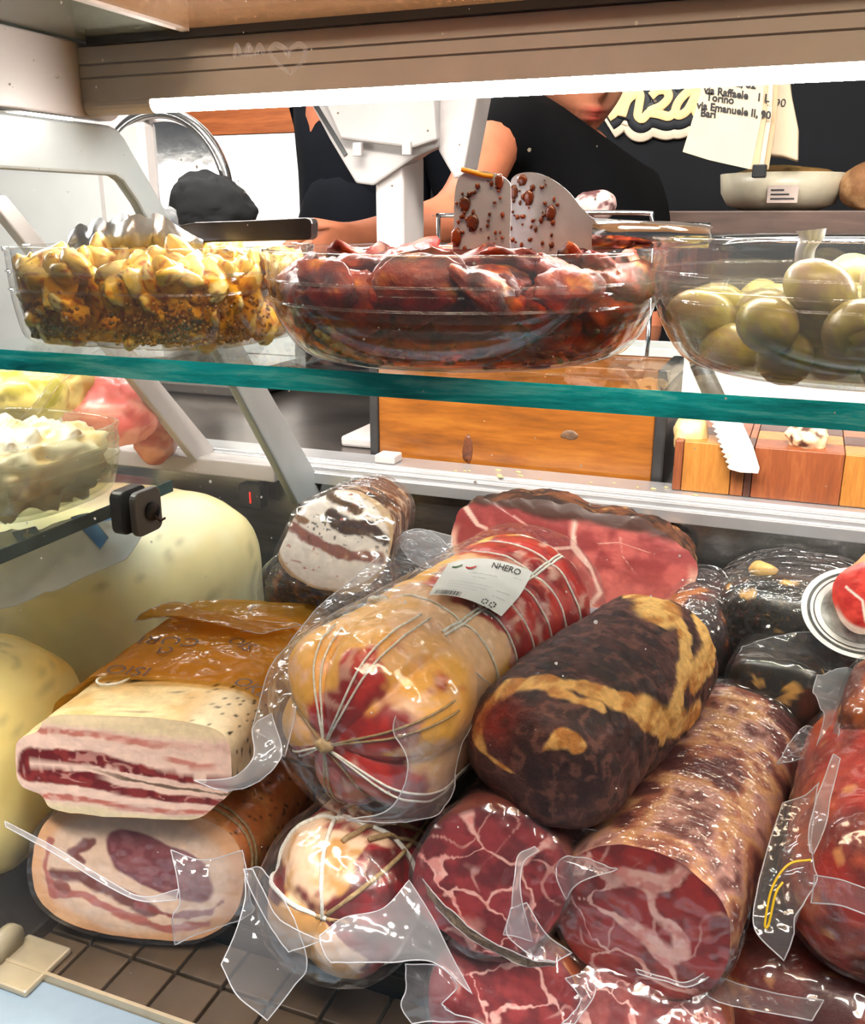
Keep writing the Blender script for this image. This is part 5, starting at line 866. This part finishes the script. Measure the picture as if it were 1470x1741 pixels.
# ================================================================ far left: slicer, pale board, wood shelf
sl = thing('meat_slicer', np.array([ony(285, 330, 1.45)[0], 1.48, -.299]), 'steel meat slicer with a curved blade guard and black carriage, far left', 'slicer')
yc = 1.45; bcx = ony(285, 330, yc)
a = np.linspace(0, 2 * math.pi, 48, endpoint=False); MB().prism([bcx + np.array([.118 * math.cos(t), 0, .118 * math.sin(t)]) for t in a], (0, .012, 0)).build('blade', M['chrome'], sl)
ga = np.linspace(-.4, 2.3, 30); MB().tube([bcx + np.array([.131 * math.cos(t), -.012, .131 * math.sin(t)]) for t in ga], .010, 10).build('blade_guard', M['steel'], sl, smooth=True)
MB().box((bcx[0] - .14, yc - .02, -.252), (bcx[0] - .02, yc + .13, bcx[2] + .13)).build('motor_body', M['white'], sl, bev=.02); MB().box((bcx[0] - .18, yc - .08, -.299), (bcx[0] + .2, yc + .15, -.252)).build('base', M['steel'], sl, bev=.02)
u = np.linspace(0, math.pi, 26); v = np.linspace(0, 2 * math.pi, 40, endpoint=False); Uu, Vv = np.meshgrid(u, v, indexing='ij'); Dd = P3(np.sin(Uu) * np.cos(Vv), np.sin(Uu) * np.sin(Vv), np.cos(Uu)); Dd[..., 2] = Dd[..., 2] * (1 - .25 * Dd[..., 0]) - .35 * Dd[..., 0] * (Dd[..., 0] > 0); Dd = Dd * (1 + .12 * 3 * (ridge(Dd * 2.5, 4, 5) - .5))[..., None]
mobj('food_pusher', (Dd * (.070, .05, .046) * (1, 1, 1) + ony(364, 345, 1.40)).reshape(-1, 3), gridf(26, 40, True)[:, ::-1], plain('black_rubber', (8, 8, 9), .9, 0, .4, 30, .4, 60), sl)
MB().tube([ony(362, 350, 1.40), np.array([bcx[0] + .08, 1.42, -.255])], .02, 10).build('pusher_arm', M['black'], sl, smooth=True)
whb = MB().box((ony(300, 220, 2.2)[0], 2.2, -.35), (ony(533, 220, 2.2)[0], 2.22, ony(400, 226, 2.2)[2])); whb.build('white_board', plain('white_board', (240, 240, 236), .4, 0, .04, 3), label='bright white board standing behind the slicer', cat='board', bev=.003)
wsx = MB().box((ony(250, 200, 2.25)[0], 2.2, ony(400, 232, 2.2)[2]), (ony(560, 200, 2.25)[0], 2.42, ony(400, 120, 2.2)[2])); wsx.build('wood_panel', wood('brown_panel', (104, 52, 22), (134, 70, 32), (158, 88, 44), (.6, 3, 6), 6), label='brown wooden cabinet panel above the white board', cat='panel', bev=.003)
# ================================================================ sign on the dark wall
def scriptsign(name, strokes, label, y, cat='sign'):
    t = thing(name, ony(1110, 220, y), label, cat); dst = y / 1.9
    for part, r, dy, dz, mt in (('backing', .036, .0, -.018, plain('sign_ivory', (226, 206, 180), .5)), ('letter_outline', .026, -.004, -.006, plain('sign_navy', (14, 18, 26), .5)), ('letters', .0105, -.010, 0, plain('sign_cream', (244, 200, 142), .5))):  # ivory backing, dark letter outline, cream letters in front
        for s_ in strokes:
            q = spline(s_, 8); P = [ony(px, py, y + dy) + (0, 0, dz) for px, py in q]; V, Fc = tube_mesh(P, r, 12); V = np.array(V); V[:, 1] = (y + dy) + (V[:, 1] - (y + dy)) * .12; mobj({'backing': 'backing', 'letter_outline': 'outline_layer', 'letters': 'letter_stroke'}[part], V, Fc, mt, t)
    return t
sg = scriptsign('script_sign', [[(1034, 200), (1046, 190), (1056, 166), (1064, 160), (1062, 178), (1057, 198)], [(1057, 198), (1066, 172), (1080, 160), (1088, 162), (1086, 180), (1084, 196), (1092, 202), (1102, 192)], [(1106, 164), (1118, 154), (1132, 154), (1136, 166), (1124, 180), (1104, 190), (1120, 194), (1136, 198), (1146, 192)],
    [(1186, 152), (1170, 156), (1154, 172), (1148, 188), (1154, 196), (1168, 188), (1180, 166), (1186, 152), (1182, 176), (1184, 192), (1196, 192)],
    [(1076, 120), (1078, 140), (1090, 146), (1100, 136), (1102, 118)], [(1116, 120), (1120, 138), (1128, 140), (1134, 122)], [(1150, 122), (1156, 138), (1168, 136), (1176, 140), (1188, 132), (1194, 118)]], 'cream script sign reading nza with a scalloped outline on the dark wall', 2.443)
# ================================================================ paper bags hanging in front of the wall
M['kbag'] = plain('cream_paper_bag', (226, 204, 172), .6, 0, .06, 9, .1, 14); M['bagink'] = plain('bag_ink', (34, 32, 34), .6)
pb = thing('paper_bag', ony(1240, 290, 1.9), 'cream paper bag printed with two street addresses, hanging by the script sign', 'paper bag')
MB().prism([ony(px, py, 1.9) for px, py in [(1206, 60), (1190, 160), (1160, 258), (1205, 272), (1276, 288), (1294, 200), (1306, 60)]], (0, .004, 0)).build('front_panel', M['kbag'], pb)
for k, (dx, c) in enumerate(((0, (206, 178, 140)), (9, (232, 210, 180)), (18, (196, 166, 128)))): MB().prism([ony(px + dx, py, 1.902 + .006 * k) for px, py in [(1300, 60), (1292, 200), (1276, 288), (1288, 288), (1302, 200), (1309, 60)]], (.0, .004, 0)).build('gusset', plain('bag_gusset', c, .6), pb)
for body, px, py, sz in (('rma  12, 82', 1206, 140, .024), ('via Raffaele   1 L', 1196, 158, .024), ('Torino', 1200, 170, .024), ('via Emanuele II, 90', 1184, 184, .024), ('Bari', 1190, 197, .024)):
    o_ = ony(px, py, 1.8985); text_mesh('printed_address', body, sz * .74, (lambda o_: lambda x, y, z: o_ + np.array([x * .97, 0, y - x * .17]))(o_), M['bagink'], pb, bold=.0006)
pb2 = thing('paper_bag', ony(1330, 270, 2.0), 'half hidden cream paper bag with a bent corner, behind the address bag', 'paper bag')
MB().prism([ony(px, py, 2.0) for px, py in [(1296, 60), (1290, 262), (1330, 266), (1356, 274), (1357, 220), (1345, 160), (1334, 60)]], (0, .05, 0)).build('front_panel', M['kbag'], pb2, bev=.004)
o2 = ony(1316, 182, 1.9985); text_mesh('printed_address', '90', .020, lambda x, y, z: o2 + np.array([x, 0, y]), M['bagink'], pb2)
bclip = MB().box(ony(1278, 290, 1.89) + (0, 0, -.012), ony(1304, 280, 1.91) + (0, .01, 0)); bclip.build('bag_clip', M['black'], label='black clip at the lower corner of the address bag', cat='clip', bev=.002)
# shelf with a bowl and a bread
fs = thing('wall_shelf', ony(1350, 380, 2.1), 'brown shelf on the dark wall holding a white bowl', 'shelf'); s0 = ony(1290, 358, 2.0); MB().box((s0[0] - .25, 2.0, s0[2] - .045), (s0[0] + .9, 2.44, s0[2])).build('board', wood('shelf_brown', (70, 52, 44), (88, 66, 56), (104, 80, 68), (.5, 3, 3), 6), fs, bev=.003)
for dx in (-.15, .6): MB().box((s0[0] + dx, 2.1, s0[2] - .2), (s0[0] + dx + .03, 2.44, s0[2] - .045)).build('bracket', M['black'], fs)
fb = thing('white_bowl', (s0[0] + .03, 2.16, s0[2]), 'white bowl of green food with a small price tag on the wall shelf', 'bowl'); K = 48; a = np.linspace(0, 2 * math.pi, K, endpoint=False)
pr_ = [(.02, .001), (.075, .001), (.105, .012), (.118, .035), (.122, .072), (.117, .072), (.112, .04), (.09, .018), (.02, .012)]; V = np.array([[(s0[0] + .03 + r * math.cos(t), 2.16 + r * math.sin(t), s0[2] + z) for t in a] for r, z in pr_]).reshape(-1, 3); mobj('shell', V, gridf(len(pr_), K, True), plain('cream_ceramic', (206, 196, 170), .35), fb)
tgp = ony(1330, 330, 2.035); tg_ = MB().box(tgp + (-.028, 0, -.016), tgp + (.028, .002, .016)).build('price_tag', plain('tag', (196, 176, 164), .5), fb)
for k in range(3): MB().box(tgp + (-.022, -.001, -.010 + k * .008), tgp + (.022 - .01 * k, 0, -.007 + k * .008)).build('tag_print', M['bagink'], tg_)
block('green_relish', (s0[0] + .03, 2.16, s0[2] + .062), (.105, .105, .026), 'green and brown relish heaped in the white bowl', 'food', M['crumple'], lambda X: mix(lin((110, 90, 40)), lin((150, 110, 60)), sm(.4, .6, fbm(X * 40, 4, 361))), 2, .008, 362)
block('bread_loaf', ony(1478, 318, 2.12) + np.array([.02, 0, 0]), (.075, .07, .055), 'round brown bread loaf on the wall shelf at the right edge', 'bread', M['crumple'], lambda X: mix(lin((150, 104, 66)), lin((196, 150, 104)), sm(.4, .6, fbm(X * 26, 4, 371))), 2.1, .008, 372)
# ================================================================ people behind the counter
def skin_mesh(name, joints, edges, mat, parent, root=0, sub=2):
    me = bpy.data.meshes.new(name); org = W[parent]; me.from_pydata([tuple(np.array(j[:3]) - org) for j in joints], edges, []); o = bpy.data.objects.new(name, me); C.objects.link(o)
    md = o.modifiers.new('Skin', 'SKIN'); md.use_smooth_shade = True; md2 = o.modifiers.new('Sub', 'SUBSURF'); md2.levels = md2.render_levels = sub
    for k, j in enumerate(joints): v_ = me.skin_vertices[0].data[k]; v_.radius = (j[3], j[4] if len(j) > 4 else j[3]); v_.use_root = (k == root)
    dg = bpy.context.evaluated_depsgraph_get(); m2 = bpy.data.meshes.new_from_object(o.evaluated_get(dg)); bpy.data.objects.remove(o); m2.materials.clear(); m2.materials.append(mat); m2.polygons.foreach_set('use_smooth', np.ones(len(m2.polygons), bool))
    o = bpy.data.objects.new(name, m2); C.objects.link(o); o.parent = parent; W[o] = org; return o
M['skin'] = plain('skin', (176, 104, 72), .5, 0, .12, 14, .1, 200); M['tshirt'] = plain('black_cotton', (7, 7, 8), .9, 0, .25, 20, .2, 14, spec=.1); M['navy'] = plain('navy_cotton', (9, 11, 17), .9, 0, .25, 20, .2, 14, spec=.1); M['hair'] = plain('dark_hair', (36, 24, 18), .5, 0, .3, 60, .6, 120)
pe = thing('person', (-.28, 1.80, FL), 'worker in a black T-shirt bending forward with one bare arm reaching left', 'person')
ch = U(990, 205, 1.62); px_ = lambda a, b, d: U(a, b, d)
sh_l = px_(868, 195, 1.62); sh_r = px_(1068, 335, 1.78); chest = px_(975, 352, 1.72); neck = px_(985, 262, 1.66); belly = px_(1000, 430, 1.76); hip = np.array([belly[0], belly[1] + .08, -.38]); elb = px_(775, 372, 1.50); wri = px_(610, 408, 1.42); hand = px_(560, 410, 1.40); jaw = px_(996, 214, 1.60); hd_ = px_(1000, 95, 1.62)
lk_ = hip + np.array([-.09, 0, -.42]); rk_ = hip + np.array([.09, 0, -.42]); lf = lk_ + np.array([0, .02, -.48]); rf = rk_ + np.array([0, .02, -.48]); er = sh_r + np.array([.06, -.10, -.26]); wr_ = er + np.array([-.14, -.20, -.05])
J = [(*hip, .15, .12), (*belly, .14, .11), (*chest, .10, .085), (*(neck + (0, 0, -.02)), .065), (*(neck + (0, -.01, .05)), .055), (*sh_l, .052), (*elb, .043), (*wri, .028), (*hand, .030), (*sh_r, .045), (*er, .045), (*wr_, .03), (*lk_, .07), (*lf, .05), (*rk_, .07), (*rf, .05)]
Ed = [(0, 1), (1, 2), (2, 3), (3, 4), (2, 5), (5, 6), (6, 7), (7, 8), (2, 9), (9, 10), (10, 11), (0, 12), (12, 13), (0, 14), (14, 15)]
for k in range(4):
    fb_ = hand + np.array([-.02, -.012 + .002 * k, .012 - .012 * k]); ft = fb_ + np.array([-.030, -.012, -.012]); fe = ft + np.array([-.016, -.012, -.022 + .003 * k]); n0 = len(J); J += [(*fb_, .0095), (*ft, .0085), (*fe, .0075)]; Ed += [(8, n0), (n0, n0 + 1), (n0 + 1, n0 + 2)]
n0 = len(J); J += [(*(hand + np.array([.005, -.02, .022])), .0105), (*(hand + np.array([-.02, -.035, .026])), .009)]; Ed += [(8, n0), (n0, n0 + 1)]
body = skin_mesh('body', J, Ed, M['skin'], pe)
t_ = [(*(hip + (0, 0, -.06)), .165, .135), (*belly, .158, .128), (*chest, .145, .125), (*(neck + (0, .0, -.012)), .078), (*sh_l, .078), (*(sh_l * .58 + elb * .42), .066), (*sh_r, .068), (*(sh_r * .5 + er * .5), .066)]
skin_mesh('t_shirt', t_, [(0, 1), (1, 2), (2, 3), (2, 4), (4, 5), (2, 6), (6, 7)], M['tshirt'], pe)
skin_mesh('trousers', [(*(hip + (0, 0, -.02)), .16, .13), (*lk_, .085), (*(lf + (0, 0, .04)), .07), (*rk_, .085), (*(rf + (0, 0, .04)), .07)], [(0, 1), (1, 2), (0, 3), (3, 4)], M['tshirt'], pe)
# head: faces right and down, towards the work
def head(c, yaw, pitch, size, parent, mat):
    nu, nv = 60, 72; u = np.linspace(0, math.pi, nu); v = np.linspace(0, 2 * math.pi, nv, endpoint=False); Uu, Vv = np.meshgrid(u, v, indexing='ij'); d = P3(np.sin(Uu) * np.cos(Vv), np.sin(Uu) * np.sin(Vv), np.cos(Uu)); x, y, z = d[..., 0], d[..., 1], d[..., 2]   # -y is the face
    R = np.ones_like(x); g = lambda ax, az, wx, wz: np.exp(-((x - ax) / wx) ** 2 - ((z - az) / wz) ** 2) * (y < 0)
    X = np.stack([x * .074 * (1 - .28 * sm(-.1, -1, z)), y * .092 * (1 - .10 * sm(-.2, -1, z)), z * .115], -1); face = .022 * g(0, -.10, .16, .20) * sm(.3, -.05, z + .1) + .012 * g(0, -.02, .12, .25) + .009 * g(0, -.46, .34, .07) + .008 * g(0, -.58, .30, .07) + .010 * g(0, -.86, .3, .16) - .009 * g(.36, .07, .2, .12) - .009 * g(-.36, .07, .2, .12) - .004 * g(0, -.52, .4, .025)
    X[..., 1] -= face; cr, sr = math.cos(yaw), math.sin(yaw); c2, s2 = math.cos(pitch), math.sin(pitch)
    def tf(P): P = np.stack([P[..., 0], P[..., 1] * c2 - P[..., 2] * -s2, P[..., 1] * -s2 + P[..., 2] * c2], -1); return (np.stack([P[..., 0] * cr - P[..., 1] * sr, P[..., 0] * sr + P[..., 1] * cr, P[..., 2]], -1) * size) + c
    lip = np.clip(g(0, -.46, .32, .06) + g(0, -.58, .28, .06), 0, 1); brow = np.clip(g(.36, .22, .24, .04) + g(-.36, .22, .24, .04), 0, 1); cc_ = mix(np.broadcast_to(lin((196, 124, 92)), x.shape + (3,)), lin((184, 70, 60)), lip); cc_ = mix(cc_, lin((40, 26, 20)), brow); cc_ = mix(cc_, lin((90, 58, 46)), np.clip(sm(.3, .6, fbm(d * 30, 2, 3)) * sm(-.3, -.6, z) * (y < .3) * .45 * (1 - lip), 0, 1))
    h = mobj('head', tf(X).reshape(-1, 3), gridf(nu, nv, True)[:, ::-1], vmat('face_skin', .45, .1, .1, 200, .08, 60), parent, col=cc_)
    hairm = (z > .35) | ((y > .05) & (z > -.45)); Xh = X * np.where(hairm, 1.07, .95)[..., None]; mobj('hair', tf(Xh).reshape(-1, 3), gridf(nu, nv, True)[:, ::-1], M['hair'], parent)
    for s_ in (-1, 1):
        V, Fc, _ = blob(51, (.006, .016, .027), .12, 1.2, 12, 16); mobj('ear', tf(V + np.array([s_ * .073, .008, -.004])), Fc, M['skin'], parent); e = blob(52, (.012, .012, .012), 0, 1, 10, 14); mobj('eye', tf(e[0] + np.array([s_ * .027, -.074, .008])), e[1], plain('eye_white', (220, 214, 206), .2), parent)
head(U(990, 118, 1.62), .62, -.25, 1.0, pe, M['skin'])
# second worker, mostly behind the scale display
p2_ = thing('person', (-.95, 1.95, FL), 'worker in navy clothes standing behind the scale display post', 'person')
cb = U(618, 300, 1.85); hp2 = np.array([cb[0], cb[1], -.38]); ck = cb + np.array([0, 0, .12]); nk = ck + np.array([0, 0, .17])
sl_, sr_ = ck + np.array([-.10, .04, .05]), ck + np.array([.15, 0, .05]); e1_, e2_ = sl_ + np.array([.03, .08, -.27]), sr_ + np.array([.06, .05, -.27]); w1, w2 = e1_ + np.array([.10, -.05, -.22]), e2_ + np.array([-.10, -.16, -.16])
a1, a2 = hp2 + np.array([-.09, 0, -.44]), hp2 + np.array([.09, 0, -.44]); f1_, f2_ = a1 + np.array([0, 0, -.46]), a2 + np.array([0, 0, -.46])
skin_mesh('body', [(*hp2, .13, .11), (*cb, .12, .10), (*ck, .14, .1), (*nk, .055), (*sl_, .03), (*e1_, .03), (*w1, .026), (*sr_, .055), (*e2_, .042), (*w2, .03), (*a1, .07), (*f1_, .05), (*a2, .07), (*f2_, .05)], [(0, 1), (1, 2), (2, 3), (2, 4), (4, 5), (5, 6), (2, 7), (7, 8), (8, 9), (0, 10), (10, 11), (0, 12), (12, 13)], M['skin'], p2_)
skin_mesh('shirt', [(*(hp2 + (0, 0, -.1)), .15, .13), (*cb, .14, .12), (*ck, .16, .12), (*sl_, .085), (*(sl_ * .0 + e1_ * 1.0), .060), (*sr_, .072), (*(sr_ * .0 + e2_ * 1.0), .060)], [(0, 1), (1, 2), (2, 3), (3, 4), (2, 5), (5, 6)], M['navy'], p2_)
skin_mesh('apron', [(*(hp2 + (0, -.02, -.3)), .17, .13), (*(hp2 + (0, -.02, 0)), .16, .14), (*(cb + (0, -.02, .05)), .13, .13)], [(0, 1), (1, 2)], M['navy'], p2_)
head(nk + np.array([0, -.02, .14]), -.3, -.1, 1.0, p2_, M['skin'])
